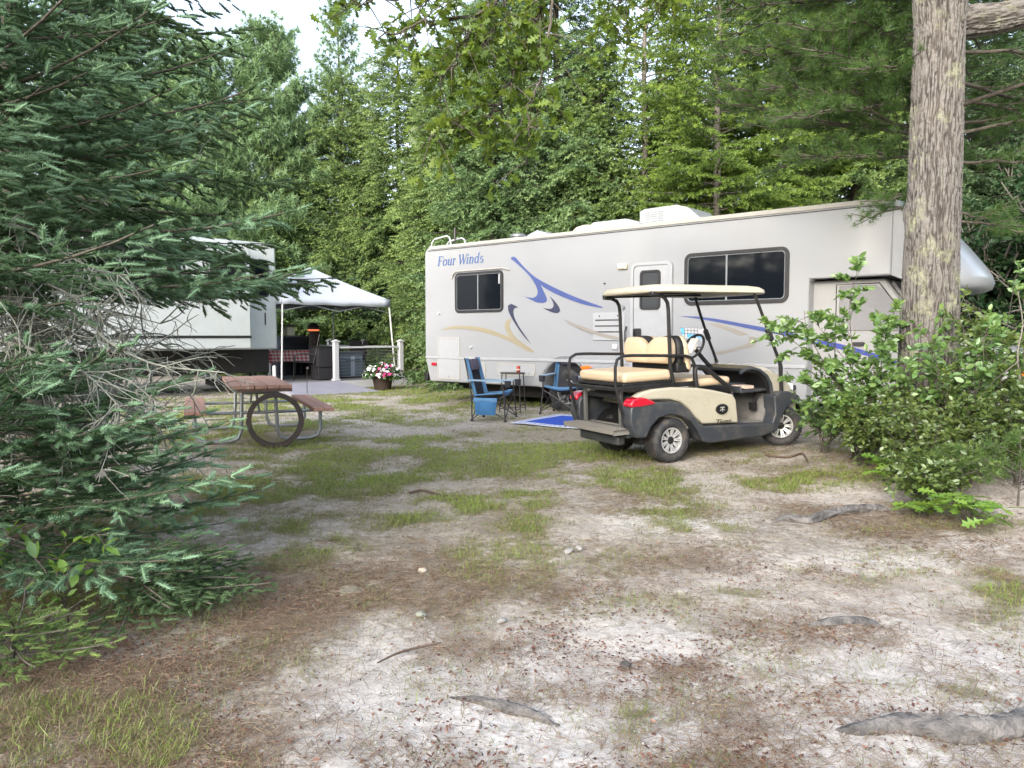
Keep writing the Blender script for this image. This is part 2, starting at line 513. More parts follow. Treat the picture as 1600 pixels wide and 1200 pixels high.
# entry door
fr = MB(); ring_prism(fr, rounded(4.74, .60, 5.47, 2.50, .10), rounded(4.79, .65, 5.42, 2.45, .07), -.03, .01)
door = MB().prism(rounded(4.795, .655, 5.415, 2.445, .07), -.016, .004).build('door', M['gel2'], rv, 40, bevel=.004)
fr.build('door_frame', M['gel2'], door, 40)
g = MB(); ring_prism(g, rounded(4.73, .59, 5.48, 2.51, .11), rounded(4.74, .60, 5.47, 2.50, .10), -.012, .01); g.build('gasket', M['steel'], door, 40)
g = MB(); ring_prism(g, rounded(4.785, .645, 5.425, 2.455, .075), rounded(4.795, .655, 5.415, 2.445, .07), -.022, .0); g.build('seal', M['steel'], door, 40)
f = MB(); ring_prism(f, rounded(4.91, 1.76, 5.27, 2.37, .06), rounded(4.945, 1.795, 5.235, 2.335, .04), -.034, -.01); dwin = f.build('door_window', M['black'], door, 40)
MB().prism(rounded(4.93, 1.78, 5.25, 2.35, .04), -.02, -.012).build('pane', M['glass2'], dwin, 0)
h = MB(); h.prism(rounded(4.80, 1.33, 4.94, 1.47, .03), -.05, -.015); h.tube([(4.83, -.05, 1.36), (4.83, -.075, 1.40), (4.83, -.05, 1.45)], .012); h.build('door_handle', M['black'], door, 40, bevel=.006)
h = MB(); h.tube([(4.66, -.01, 1.22), (4.665, -.06, 1.27), (4.665, -.065, 1.42), (4.66, -.01, 1.50)], .013); h.build('grab_handle', M['black'], rv)
# fridge vent
v = MB().prism(rounded(4.02, 1.28, 4.63, 1.73, .025), -.018, .004)
vent = v.build('vent_door', M['gel2'], rv, 40, bevel=.005)
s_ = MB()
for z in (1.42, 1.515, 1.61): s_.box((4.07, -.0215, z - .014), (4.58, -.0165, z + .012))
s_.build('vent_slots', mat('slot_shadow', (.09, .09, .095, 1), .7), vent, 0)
s_ = MB()
for z in (1.42, 1.515, 1.61): s_.bar((4.06, -.026, z + .018), (4.59, -.026, z + .018), .012, .02)
s_.build('louvre', M['gel2'], vent, 0)
for x in (4.15, 4.50): MB().lathe([(.012, -.004), (.012, .004), (.006, .008)], 10, Matrix.Translation((x, -.018, 1.675)) @ Matrix.Rotation(R(90), 4, 'X')).build('latch', M['bsteel'], vent)
# porch light, locks and small fittings
m = MB().box((4.50, -.05, 2.41), (4.67, .004, 2.50)); pl = m.build('porch_light', M['cream'], rv, 30, bevel=.012)
MB().box((4.52, -.062, 2.425), (4.62, -.048, 2.485)).build('lens', mat('frosted_lens', (.72, .70, .62, 1), .3), pl, 30, bevel=.006)
def fitting(x, z, r, mt, name='fitting', d=.03):
    return MB().lathe([(r, -.004), (r, d * .6), (r * .8, d), (r * .1, d)], 16, Matrix.Translation((x, 0, z)) @ Matrix.Rotation(R(90), 4, 'X')).build(name, mt, rv, 40)
fitting(.40, 1.79, .03, M['white'], 'water_inlet'); fitting(1.26, 1.14, .032, M['white'], 'cable_inlet'); fitting(4.60, 1.80, .03, M['steel'], 'door_lock'); fitting(4.24, 2.2, .012, M['bsteel'], 'screw_cap')
MB().box((4.40, -.03, 1.13), (4.50, .004, 1.22)).build('outlet_cover', M['white'], rv, 30, bevel=.01)
# baggage doors
def hatch(x0, z0, x1, z1, r=.04, locks=()):
    g = MB(); ring_prism(g, rounded(x0, z0, x1, z1, r), rounded(x0 + .02, z0 + .02, x1 - .02, z1 - .02, max(.01, r - .015)), -.012, .004)
    d = MB().prism(rounded(x0 + .016, z0 + .016, x1 - .016, z1 - .016, max(.012, r - .012)), -.006, .002).build('hatch', M['gel2'], rv, 40)
    g.build('hatch_frame', M['trim'], d, 40)
    for lx, lz in locks: MB().lathe([(.016, -.004), (.016, .01), (.004, .014)], 10, Matrix.Translation((lx, -.004, lz)) @ Matrix.Rotation(R(90), 4, 'X')).build('lock', M['steel'], d)
hatch(.36, .52, .96, 1.33, .03, [(.40, .95), (.92, .95), (.66, .57)])
hatch(1.16, .56, 1.62, .87, .06, [(1.39, .60)])
hatch(1.92, .64, 2.80, .85, .05, [(2.06, .69), (2.66, .69)])
hatch(5.75, .52, 6.9, .86, .05, [(5.95, .58), (6.7, .58)])
MB().prism(rounded(.20, .77, .33, .83, .02), -.03, .004).build('marker_light', M['red'], rv, 40, bevel=.006)
MB().prism([(3.78, .84), (3.93, .86), (4.02, .83), (3.93, .80), (3.80, .79)], -.03, .004).build('marker_light', M['orange'], rv, 40, bevel=.006)
MB().prism(rounded(7.30, .60, 7.38, .68, .03), -.025, .004).build('fuel_cap', M['black'], rv, 40)

# decals traced on the wall: photo pixel -> wall plane
XR = Vector((math.cos(RV_A), math.sin(RV_A), 0)); YR = Vector((-math.sin(RV_A), math.cos(RV_A), 0))
def wall(px, py, off=0.0):
    o = Vector((RV_O[0], RV_O[1], 0)); r = ray(px, py); c = Vector((0, 0, CAMZ))
    q = c + r * (((o - c).dot(YR) + off) / r.dot(YR)) - o
    return q.dot(XR), q.z + 0
def smooth_poly(pts, n=3):
    P = [Vector(p) for p in pts]; out = []; m = len(P)
    for i in range(m):
        a, b, c, d = P[i - 1], P[i], P[(i + 1) % m], P[(i + 2) % m]
        sharp = (b - a).angle(c - b, 0) > 1.1 or (c - b).angle(d - c, 0) > 1.1
        out.append(tuple(b))
        if not sharp:
            for k in range(1, n):
                t = k / n
                out.append(tuple(.5 * ((2 * b) + (c - a) * t + (2 * a - 5 * b + 4 * c - d) * t * t + (3 * b - a - 3 * c + d) * t ** 3)))
    return out
def decal(name, pts, k, ox, oy, mt, off=0.0, y=None):
    poly = [wall(ox + x / k, oy + yy / k, off) for x, yy in smooth_poly(pts)]
    m = MB(); yy = (off if off else 0) - .004 if y is None else y
    m.prism(poly, yy - .0012, yy + .003)
    return m.build(name, mt, rv, 0)
K1 = (10 / 3, 640, 300)
decal('blue_swoosh', [(530, 340), (545, 337), (560, 350), (600, 395), (650, 440), (700, 470), (780, 510), (860, 545), (940, 575), (1010, 600), (1000, 604), (920, 589), (840, 563), (760, 530), (704, 499), (682, 482), (700, 520), (715, 555), (711, 572), (690, 578), (655, 572), (600, 545), (640, 552), (662, 540), (668, 518), (658, 488), (635, 450), (600, 410), (550, 365), (529, 350)], *K1, M['rvblue'])
decal('navy_crescent', [(731, 543), (758, 570), (780, 602), (785, 620), (772, 631), (740, 626), (695, 605), (730, 609), (748, 599), (748, 575)], *K1, M['rvnavy'])
decal('black_slash', [(513, 592), (530, 582), (567, 600), (548, 605), (541, 622), (547, 655), (570, 700), (600, 745), (633, 793), (595, 750), (560, 702), (530, 652), (515, 617)], *K1, M['rvnavy'])
decal('tan_swoosh', [(160, 720), (200, 703), (280, 696), (370, 704), (450, 727), (521, 756), (500, 718), (497, 690), (508, 666), (530, 660), (519, 690), (533, 730), (560, 765), (610, 800), (649, 826), (645, 836), (610, 827), (560, 798), (500, 768), (430, 744), (350, 723), (270, 713), (200, 715)], *K1, M['rvtan'])
decal('tan_streak', [(805, 660), (860, 684), (930, 709), (1000, 734), (1080, 753), (1120, 766), (1060, 766), (980, 746), (900, 716), (840, 686)], *K1, M['rvgrey'], y=-.0225)
K3 = (8 / 3, 1000, 280)
decal('blue_streak', [(163, 570), (230, 572), (320, 582), (420, 600), (520, 618), (600, 635), (696, 657), (696, 672), (600, 651), (500, 632), (400, 611), (300, 591), (220, 578)], *K3, M['rvblue'])
decal('grey_streak', [(275, 600), (330, 604), (400, 624), (452, 645), (420, 652), (370, 632), (320, 615)], *K3, M['rvgrey'])
decal('grey_streak', [(380, 706), (436, 690), (455, 674), (452, 655), (478, 657), (491, 676), (474, 696), (430, 706)], *K3, M['rvgrey'])
decal('grey_streak', [(300, 722), (380, 708), (410, 712), (340, 730)], *K3, M['rvgrey'])
# the state map sticker
usa = [(1064, 512), (1066, 511), (1090, 512), (1093, 515), (1097, 514), (1101, 511), (1102, 514), (1098, 519), (1098, 524), (1096, 528), (1097, 533), (1095, 533), (1092, 528), (1086, 529), (1082, 534), (1078, 530), (1071, 528), (1065, 523), (1063, 517)]
mp = MB().prism([wall(x, y) for x, y in usa], -.0046, .001).build('map_sticker', M['white'], rv, 0)
bl = MB(); dk = MB()
for q in ([(1064, 512), (1069, 512), (1069, 517), (1070, 523), (1067, 523), (1064, 519)], [(1074, 521), (1080, 521), (1080, 526), (1083, 532), (1079, 529), (1074, 527)], [(1081, 522), (1089, 522), (1089, 527), (1084, 528), (1081, 526)], [(1090, 523), (1097, 524), (1095, 527), (1096, 532), (1093, 528), (1090, 527)]):
    bl.prism([wall(x, y) for x, y in q], -.006, -.004)
bl.build('coloured_states', mat('sticker_blue', C8(92, 172, 214), .5), mp, 0)
for a, b in (((1070, 512), (1070, 527)), ((1075, 512), (1075, 527)), ((1080, 512), (1080, 528)), ((1085, 513), (1085, 528)), ((1090, 513), (1090, 527)), ((1070, 516), (1091, 517)), ((1069, 521), (1097, 522)), ((1064, 512), (1091, 512.5)), ((1064, 518), (1066, 523))):
    p, q = wall(*a), wall(*b); dk.bar((p[0], -.0062, p[1]), (q[0], -.0062, q[1]), .001, .006)
dk.build('state_lines', M['bsteel'], mp, 0)

# lettering with thick stems, thin joins and serifs
def stroke_letters(text, x0, z0, h, mt, name, y=-.0055, slant=.18, cond=.92):
    m = MB()
    def S(pts, w):
        P = [Vector((p[0], 0, p[1])) for p in pts]
        L, Rr = [], []
        for i, p in enumerate(P):
            d = (P[min(i + 1, len(P) - 1)] - P[max(i - 1, 0)]); d.normalize(); nrm = Vector((-d.z, 0, d.x))
            ww = w(i / (len(P) - 1), d) if callable(w) else w
            L.append(p + nrm * ww / 2); Rr.append(p - nrm * ww / 2)
        for i in range(len(P) - 1):
            q = [L[i], L[i + 1], Rr[i + 1], Rr[i]]
            out = [(cur + (v.x + v.z * slant) * h * cond, y, z0 + v.z * h) for v in q]
            m.add(out, [(0, 1, 2, 3)])
    thick, thin = .145, .06
    def stem(x, a, b): S([(x, a), (x, b)], thick)
    def ser(x, z, w=.13): S([(x - w, z + .018), (x + w, z + .018)], .045)
    def bowl(cx, cz, rx, rz, a0, a1):
        S([(cx + rx * math.cos(R(a0 + (a1 - a0) * i / 16)), cz + rz * math.sin(R(a0 + (a1 - a0) * i / 16))) for i in range(17)], lambda t, d: thin + (thick - thin) * abs(d.z) ** 1.3)
    cur = x0
    for ch in text:
        if ch == 'F':
            stem(.16, 0, 1); S([(.05, .975), (.68, .975)], thin); S([(.66, .99), (.68, .74)], .06); S([(.2, .52), (.5, .52)], thin); S([(.5, .62), (.5, .42)], .05); ser(.16, 0, .16); adv = .70
        elif ch == 'o': bowl(.29, .33, .23, .31, 0, 360); adv = .62
        elif ch == 'u': stem(.14, .2, .66); bowl(.30, .22, .17, .2, 180, 330); stem(.47, 0, .66); ser(.09, .62, .08); ser(.42, .62, .08); ser(.51, 0, .08); adv = .66
        elif ch == 'r': stem(.14, 0, .66); bowl(.30, .48, .16, .15, 150, 50); ser(.14, 0, .14); ser(.09, .62, .08); adv = .46
        elif ch == 'W':
            S([(.08, 1), (.34, 0)], thick); S([(.34, 0), (.60, .96)], thin); S([(.50, 1), (.76, 0)], thick); S([(.76, 0), (1.0, 1)], thin); ser(.08, .96, .12); ser(.52, .96, .1); ser(1.0, .96, .1); adv = 1.04
        elif ch == 'i': stem(.14, 0, .66); S([(.08, .88), (.22, .88)], .14); ser(.14, 0, .14); ser(.09, .62, .08); adv = .34
        elif ch == 'n': stem(.14, 0, .66); bowl(.31, .44, .17, .2, 170, 0); stem(.48, 0, .46); ser(.14, 0, .13); ser(.48, 0, .13); ser(.09, .62, .08); adv = .68
        elif ch == 'd': bowl(.27, .33, .20, .31, 40, 320); stem(.47, 0, 1.02); ser(.42, .98, .08); ser(.51, 0, .08); adv = .66
        elif ch == 's': bowl(.25, .48, .15, .16, 40, 250); bowl(.25, .18, .16, .17, 80, -150); adv = .50
        else: adv = .30
        cur += adv * h * cond
    return m.build(name, mt, rv, 0)
p0 = wall(683.5, 414.5); p1 = wall(751, 409)
stroke_letters('Four Winds', p0[0], 2.705, .185, mat('letter_blue', C8(66, 92, 142), .4), 'lettering', cond=(p1[0] - p0[0]) / (.185 * 5.62))

# roof furniture
def on_roof(x): return TOP + .002
m = MB()
acp = [(4.62, TOP + .03), (4.62, TOP + .29), (4.70, TOP + .32), (5.28, TOP + .33), (5.48, TOP + .27), (5.68, TOP + .10), (5.68, TOP + .03)]
m.prism(acp, .42, 1.20); m.box((4.70, .5, TOP), (5.5, 1.1, TOP + .04))
ac = m.build('air_conditioner', M['gel2'], rv, 40, bevel=.03, seg=3)
s_ = MB()
for j in range(3):
    for i in range(5): s_.box((4.72 + j * .12, .416, TOP + .10 + i * .036), (4.82 + j * .12, .422, TOP + .118 + i * .036))
for i in range(6): s_.box((4.616, .50, TOP + .08 + i * .034), (4.622, 1.12, TOP + .095 + i * .034))
s_.build('grille', M['steel'], ac, 0)
m = MB(); m.prism([(3.78, TOP), (3.80, TOP + .13), (3.86, TOP + .165), (4.50, TOP + .165), (4.74, TOP + .09), (4.76, TOP)], .20, .62); m.build('fridge_vent_cover', M['gel2'], rv, 40, bevel=.02)
MB().lathe([(.26, 0), (.25, .07), (.20, .12), (.10, .155), (.01, .165)], 24, Matrix.Translation((3.62, .40, TOP))).build('satellite_dome', M['cream'], rv, 40)
m = MB(); m.prism([(2.46, TOP), (2.49, TOP + .06), (2.71, TOP + .13), (2.93, TOP + .06), (2.97, TOP)], .14, .60); m.build('roof_hatch', M['gel2'], rv, 40, bevel=.015)
MB().lathe([(.12, 0), (.12, .05), (.15, .055), (.15, .085), (.09, .115), (.01, .12)], 20, Matrix.Translation((2.24, .20, TOP))).build('roof_vent', M['steel'], rv, 40)
m = MB(); m.tube([(2.95, .5, TOP + .03), (3.3, .5, TOP + .12), (4.3, .5, TOP + .10)], .015, 6); m.build('antenna_boom', M['bsteel'], rv)
m = MB(); m.tube([(.30, .55, TOP), (.30, .55, TOP + .44)], .012, 6); m.tube([(.30, .55, TOP + .20), (.30, .55, TOP + .42)], .028, 6); m.build('antenna', M['bsteel'], rv)
m = MB()
for yy in (.28, .70):
    m.tube([(-.10, yy, .75), (-.10, yy, TOP + .06), (-.07, yy, TOP + .14), (.0, yy, TOP + .20), (.34, yy, TOP + .24), (.42, yy, TOP + .20), (.45, yy, TOP + .10), (.45, yy, TOP)], .017, 8)
for k in range(7): m.tube([(-.10, .28, .9 + .33 * k), (-.10, .70, .9 + .33 * k)], .014, 6)
for z in (1.0, 2.0, 2.8):
    for yy in (.28, .70): m.tube([(-.10, yy, z), (.02, yy, z)], .012, 6)
m.build('roof_ladder', M['white'], rv)
# cab below the overhang
CY0, CY1 = .20, W - .20
cabp = [(7.45, .42), (8.55, .42)] + arc(9.0, .47, .45, 180, 0, 10) + [(9.55, .45), (10.10, .52), (10.16, .78), (10.13, 1.02), (9.95, 1.16), (9.15, 1.30), (8.95, 1.34), (8.42, 2.10), (7.45, 2.10)]
m = MB().prism(cabp, CY0, CY1); m.build('cab', mat('cab_paint', (.30, .305, .31, 1), .3, var=.03), rv, 40, bevel=.05, seg=3)
M['quilt'] = mat('sunshade_quilt', (.20, .20, .21, 1), .6, metal=.2, bump=.3, bscale=16, bdist=.02)  # silver quilt coloured darker for the shade of the cab recess
q = MB().prism([(7.86, 1.42), (8.80, 1.42), (8.40, 1.96), (8.32, 2.02), (7.86, 2.02)], CY0 - .012, CY0 + .004)
cw = q.build('cab_window', M['quilt'], rv, 30, bevel=.006)
d = MB(); d.tube([(7.82, CY0 - .004, .55), (7.82, CY0 - .004, 2.04), (8.36, CY0 - .004, 2.04), (8.84, CY0 - .004, 1.38), (8.88, CY0 - .004, .62)], .007, 5); d.build('door_seam', M['black'], rv)
mi = MB().cbox((8.78, -.12, 1.50), (.13, .20, .30)); mi.bar((8.80, -.04, 1.46), (8.84, CY0, 1.40), .03, .04); mi.build('mirror', M['gel2'], rv, 40, bevel=.03, seg=3)
MB().prism(rounded(8.05, 1.22, 8.20, 1.27, .02), CY0 - .03, CY0 - .005).build('door_handle', M['black'], rv, 40)
wsb = [(8.98, CY0 + .08, 1.36), (8.98, CY1 - .08, 1.36), (8.50, CY1 - .12, 2.06), (8.50, CY0 + .12, 2.06)]
ws = MB().add(wsb + [(x - .03, y, z - .02) for x, y, z in wsb], [(0, 1, 2, 3), (7, 6, 5, 4), (0, 4, 5, 1), (1, 5, 6, 2), (2, 6, 7, 3), (3, 7, 4, 0)])
ws.build('windscreen', M['quilt'], rv, 0)
MB().box((10.08, CY0 + .04, .82), (10.17, CY0 + .30, .98)).build('headlight', mat('lamp_glass', (.7, .72, .74, 1), .1, coat=.5), rv, 30, bevel=.02)
MB().box((9.94, CY0 - .012, .84), (10.10, CY0 + .03, .98)).build('turn_signal', M['orange'], rv, 30, bevel=.015)
MB().box((10.14, CY0 + .36, .78), (10.18, CY1 - .36, 1.0)).build('radiator_grille', M['black'], rv, 30, bevel=.01)
m = MB().box((10.12, CY0 - .03, .48), (10.26, CY1 + .03, .68)); m.build('front_bumper', M['chrome'], rv, 30, bevel=.03)
decal('blue_door_stripe', [(700, 660), (760, 672), (850, 690), (945, 716), (1010, 736), (1110, 772), (1108, 784), (1000, 752), (930, 732), (850, 712), (780, 696), (700, 682)], *K3, mat('decal_deep_blue', C8(54, 66, 140), .4), off=CY0)

# ------------------------------------------------------------------ golf cart
cart = thing('golf_cart', 'beige golf cart with tan roof and rear-facing bench in front of the motorhome', 'golf cart', CART_O, rot=(0, 0, 0))
cart.rotation_mode = 'QUATERNION'
cX = Vector((math.cos(CART_H) * math.cos(CART_P), math.sin(CART_H) * math.cos(CART_P), math.sin(CART_P))); cY = Vector((-math.sin(CART_H), math.cos(CART_H), 0)); cZ = cX.cross(cY)
cart.rotation_quaternion = Matrix((cX, cY, cZ)).transposed().to_quaternion()
M['beige'] = mat('cart_paint', C8(174, 169, 152), 0.22, coat=.6, var=.03, dirt=(.27, .24, .18, 1), dscale=4, damt=.35)
M['slate'] = mat('cart_fender', (0.035, 0.040, 0.048, 1), 0.42, dirt=(.16, .14, .115, 1), dscale=5, damt=.5)
M['vinyl'] = mat('tan_vinyl', C8(194, 174, 146), 0.42, var=.05, vscale=5, bump=.15, bscale=9, bdist=.02, dirt=(.45, .34, .22, 1), dscale=6, damt=.2)
M['rooft'] = mat('roof_shell', C8(184, 178, 160), 0.4, var=.04, dirt=(.33, .29, .21, 1), dscale=4, damt=.35)
M['mat'] = mat('grey_floor_mat', (.17, .165, .16, 1), .85, var=.15, vscale=12, bump=.4, bscale=70, bdist=.004, dirt=(.28, .25, .20, 1), dscale=5, damt=.6)
M['darkbox'] = mat('dark_plastic', (.010, .010, .011, 1), .6)
CW = 1.15
def both(fn):
    fn(lambda y: y, 1); fn(lambda y: CW - y, -1)
panel = [(-.43, .735), (-.34, .775), (-.20, .80), (.05, .805), (.40, .775), (.62, .735), (.91, .665), (.955, .60), (.985, .335), (.46, .375), (.37, .46), (.29, .55), (.17, .635), (.02, .675), (-.22, .69), (-.44, .69)]
fender = [(-.535, .48), (-.525, .62), (-.49, .685), (-.25, .672), (.02, .655), (.14, .62), (.26, .52), (.36, .40), (.45, .355), (.92, .33), (1.44, .295), (1.485, .40), (1.47, .60), (1.55, .655), (1.70, .645), (1.86, .585), (1.885, .535), (1.86, .49), (1.74, .505), (1.64, .44), (1.57, .32), (1.51, .20), (1.30, .165), (.50, .165), (.41, .20), (.34, .33), (.25, .43), (.12, .50), (-.03, .525), (-.17, .50), (-.27, .42), (-.335, .31), (-.46, .315)]
def sides(Y, s):
    a, b = sorted((Y(.045), Y(.14)))
    MB().prism(panel, a, b).build('side_panel', M['beige'], cart, 40, bevel=.03, seg=4)
    a, b = sorted((Y(-.02), Y(.17)))
    MB().prism(fender, a, b).build('fender', M['slate'], cart, 40, bevel=.018, seg=3)
    a, b = sorted((Y(-.03), Y(.12)))
    MB().prism([(-.535, .672), (-.50, .72), (-.42, .738), (-.34, .725), (-.25, .688), (-.205, .655), (-.30, .645), (-.42, .638), (-.53, .640)], a, b).build('tail_light', M['red'], cart, 40, bevel=.015, seg=3)
both(sides)
# badge and model script on the near panel
bd = MB().prism([(.735 + .085 * math.cos(a * PI / 12), .515 + .058 * math.sin(a * PI / 12)) for a in range(24)], .030, .046).build('badge', M['bsteel'], cart, 30)
bg_ = MB()
bg_.bar((.705, .028, .535), (.765, .028, .535), .003, .012); bg_.bar((.735, .028, .535), (.735, .028, .488), .003, .013); bg_.bar((.735, .028, .52), (.70, .028, .50), .003, .008); bg_.bar((.735, .028, .52), (.77, .028, .50), .003, .008)
bg_.build('badge_mark', mat('badge_silver', (.55, .55, .52, 1), .4, metal=.5), bd, 0)
sc_ = MB()
sc_.bar((.650, .041, .402), (.735, .041, .398), .003, .008); sc_.bar((.69, .041, .402), (.672, .041, .362), .003, .012)
for i in range(5):
    x = .715 + i * .034; sc_.bar((x, .041, .384), (x - .006, .041, .366), .003, .008); sc_.bar((x, .041, .384), (x + .024, .041, .381), .003, .005); sc_.bar((x - .004, .041, .367), (x + .02, .041, .365), .003, .005)
sc_.build('script', M['bsteel'], cart, 0)
# rear deck, seat bases, bag well
m = MB()
m.prism([(-.20, .79), (.05, .80), (.40, .772), (.90, .66), (.93, .50), (.93, .32), (.05, .32), (-.02, .60), (-.20, .60)], .13, CW - .13)
m.build('seat_base', M['beige'], cart, 40, bevel=.02)
m = MB(); m.box((-.46, .15, .34), (-.02, CW - .15, .40)); m.box((-.10, .15, .38), (-.02, CW - .15, .78)); m.box((-.46, .13, .40), (-.02, .16, .72)); m.box((-.46, CW - .16, .40), (-.02, CW - .13, .72)); m.box((-.46, .13, .70), (-.05, CW - .13, .74))
m.build('bag_well', M['darkbox'], cart, 30)
m = MB(); m.box((-.50, .10, .30), (-.40, CW - .10, .41)); m.box((-.55, .2, .22), (-.45, CW - .2, .32)); m.build('rear_bumper', M['slate'], cart, 30, bevel=.02)
m = MB(); m.box((-.28, .18, .20), (1.75, .28, .29)); m.box((-.28, CW - .28, .20), (1.75, CW - .18, .29)); m.tube([(.02, .10, .235), (.02, CW - .1, .235)], .045); m.box((-.12, .40, .16), (.22, .75, .34)); m.tube([(1.68, .12, .235), (1.68, CW - .12, .235)], .03); m.box((.3, .25, .22), (.9, .9, .3)); m.build('chassis', M['under'], cart, 30)
# folding rear bench
m = MB(); m.box((-.60, .10, .795), (.43, .135, .845)); m.box((-.60, CW - .135, .795), (.43, CW - .10, .845)); m.box((-.60, .135, .80), (-.565, CW - .135, .84)); m.box((-.50, .14, .84), (.14, CW - .14, .872)); m.box((.10, .135, .80), (.14, CW - .135, .84))
m.build('bench_frame', M['bsteel'], cart, 30, bevel=.005)
m = MB(); m.box((-.50, .13, .873), (.13, CW - .13, .99)); m.build('rear_cushion', M['vinyl'], cart, 50, bevel=.045, seg=4)
def lobes(x0, x1, z0, z1, tilt, name, mt):
    """a backrest of two rounded lobes with a dip between"""
    m = MB(); rings = []
    N = 40
    for i in range(N + 1):
        u = i / N; y = .15 + (CW - .30) * u
        v = abs(u - .5) * 2
        top = z1 - .085 * math.exp(-(v / .22) ** 2) - .10 * max(0, (v - .8) / .2) ** 2
        e = .06 * max(0, (v - .88) / .12) ** 2
        zb = z0 + e
        b = .02 * max(0, (v - .9) / .1) ** 2 + .012 * math.exp(-(v / .1) ** 2)
        cx0, cx1 = x0 + b, x1 - b
        rg = []
        for k in range(20):
            t = 2 * PI * k / 20
            c, s_ = math.cos(t), math.sin(t)
            px = (cx0 + cx1) / 2 + (cx1 - cx0) / 2 * math.copysign(abs(c) ** .6, c)
            pz = (zb + top) / 2 + (top - zb) / 2 * math.copysign(abs(s_) ** .45, s_)
            rg.append((px + (pz - z0) * tilt, y, pz))
        rings.append(rg)
    m.loft(rings)
    return m.build(name, mt, cart, 60)
lobes(.10, .21, 1.04, 1.335, .04, 'rear_backrest', M['vinyl'])
lobes(.225, .33, .98, 1.345, .00, 'backrest_shell', M['darkbox'])
lobes(.345, .44, .93, 1.34, -.16, 'front_backrest', M['vinyl'])
m = MB(); m.box((.22, .16, .94), (.40, CW - .16, 1.06)); m.build('backrest_bracket', M['darkbox'], cart, 30, bevel=.02)
m = MB(); m.box((.42, .10, .775), (.93, CW - .10, .865)); fc = m.build('front_cushion', M['vinyl'], cart, 50, bevel=.04, seg=4)
def rails(Y, s):
    p = [(-.50, Y(.115), .42), (-.57, Y(.115), .66), (-.62, Y(.115), .88), (-.615, Y(.115), 1.05), (-.59, Y(.115), 1.13), (-.52, Y(.115), 1.165), (-.40, Y(.115), 1.165), (.30, Y(.115), 1.125), (.385, Y(.115), 1.10), (.42, Y(.115), 1.03), (.42, Y(.115), .79)]
    MB().tube(p, .0175, 10).build('hand_rail', M['bsteel'], cart)
    loop = [(.42, Y(.08), .80), (.405, Y(.08), .90), (.41, Y(.08), .975), (.46, Y(.08), 1.0), (.55, Y(.08), .975), (.66, Y(.08), .90), (.80, Y(.08), .80), (.90, Y(.08), .73), (.925, Y(.08), .675), (.88, Y(.08), .65), (.75, Y(.08), .675), (.58, Y(.08), .715), (.46, Y(.08), .745)]
    P = []
    n = len(loop)
    for i in range(n):
        a, b, c, d = (Vector(loop[(i + k) % n]) for k in (-1, 0, 1, 2))
        for t in (0, .5): P.append(.5 * ((2 * b) + (c - a) * t + (2 * a - 5 * b + 4 * c - d) * t * t + (3 * b - a - 3 * c + d) * t ** 3))
    MB().tube(P, .024, 10, closed=True).build('hip_restraint', M['darkbox'], cart, 60)
    MB().tube([(.16, Y(.13), .80), (.105, Y(.13), 1.0), (.095, Y(.13), 1.62), (.085, Y(.13), 1.70), (.05, Y(.13), 1.755), (-.02, Y(.13), 1.785), (-.10, Y(.13), 1.79)], .021, 10).build('roof_post', M['bsteel'], cart)
    MB().box((-.13, min(Y(.10), Y(.16)), 1.775), (-.02, max(Y(.10), Y(.16)), 1.83)).build('roof_bracket', M['bsteel'], cart, 30, bevel=.012)
    MB().tube([(1.27, Y(.075), 1.775), (1.36, Y(.06), 1.56), (1.48, Y(.05), 1.28), (1.60, Y(.045), 1.02), (1.63, Y(.045), .94), (1.64, Y(.045), .60)], [.018, .018, .018, .02, .024, .022], 10).build('front_strut', M['bsteel'], cart)
    MB().bar((1.44, Y(.054), 1.37), (1.50, Y(.05), 1.24), .05, .05).build('strut_clamp', M['bsteel'], cart, 30, bevel=.008)
    MB().box((-.50, min(Y(.21), Y(.25)), .36), (-.455, max(Y(.21), Y(.25)), .80)).build('rear_strut', mat('grey_strut', (.10, .10, .095, 1), .5), cart, 30, bevel=.008)
both(rails)
# foot plate at the back
m = MB(); m.box((-.68, .08, .385), (-.34, CW - .08, .405)); m.box((-.685, .08, .36), (-.668, CW - .08, .41)); m.box((-.68, .08, .35), (-.34, .092, .405)); m.box((-.68, CW - .092, .35), (-.34, CW - .08, .405))
for i in range(11): m.box((-.66 + i * .029, .10, .405), (-.652 + i * .029, CW - .10, .411))
m.build('foot_plate', mat('tread_plate', (.22, .21, .19, 1), .6, metal=.3, dirt=(.3, .26, .2, 1), dscale=6, damt=.5), cart, 30)
# floor, kick panel, dash and cowl
m = MB(); m.box((.93, .14, .285), (1.52, CW - .14, .315)); m.prism([(1.44, .31), (1.47, .31), (1.57, .66), (1.54, .66)], .14, CW - .14); m.box((.925, .16, .31), (.945, CW - .16, .64))
m.build('floor_mat', M['mat'], cart, 30)
m = MB(); m.box((.95, CW - .10, .30), (1.50, CW - .06, .62)); m.build('far_sill', M['slate'], cart, 30)
cowl = []
def cowl_sec(y):
    q = abs(y / CW - .5) * 2
    drop = .10 * max(0, (q - .55) / .45) ** 2
    pull = .14 * max(0, (q - .45) / .55) ** 2.2
    return [(1.52, y, .62), (1.50, y, .78 - drop * .5), (1.40, y, .90 - drop), (1.34, y, .955 - drop), (1.42, y, .965 - drop), (1.60 - pull * .3, y, .91 - drop), (1.80 - pull * .6, y, .79 - drop * .8), (1.92 - pull, y, .65 - drop * .3), (1.97 - pull, y, .50), (1.96 - pull, y, .36), (1.70, y, .34)]
m = MB(); m.loft([cowl_sec(.06 + (CW - .12) * i / 16) for i in range(17)]); m.build('front_cowl', M['beige'], cart, 45)
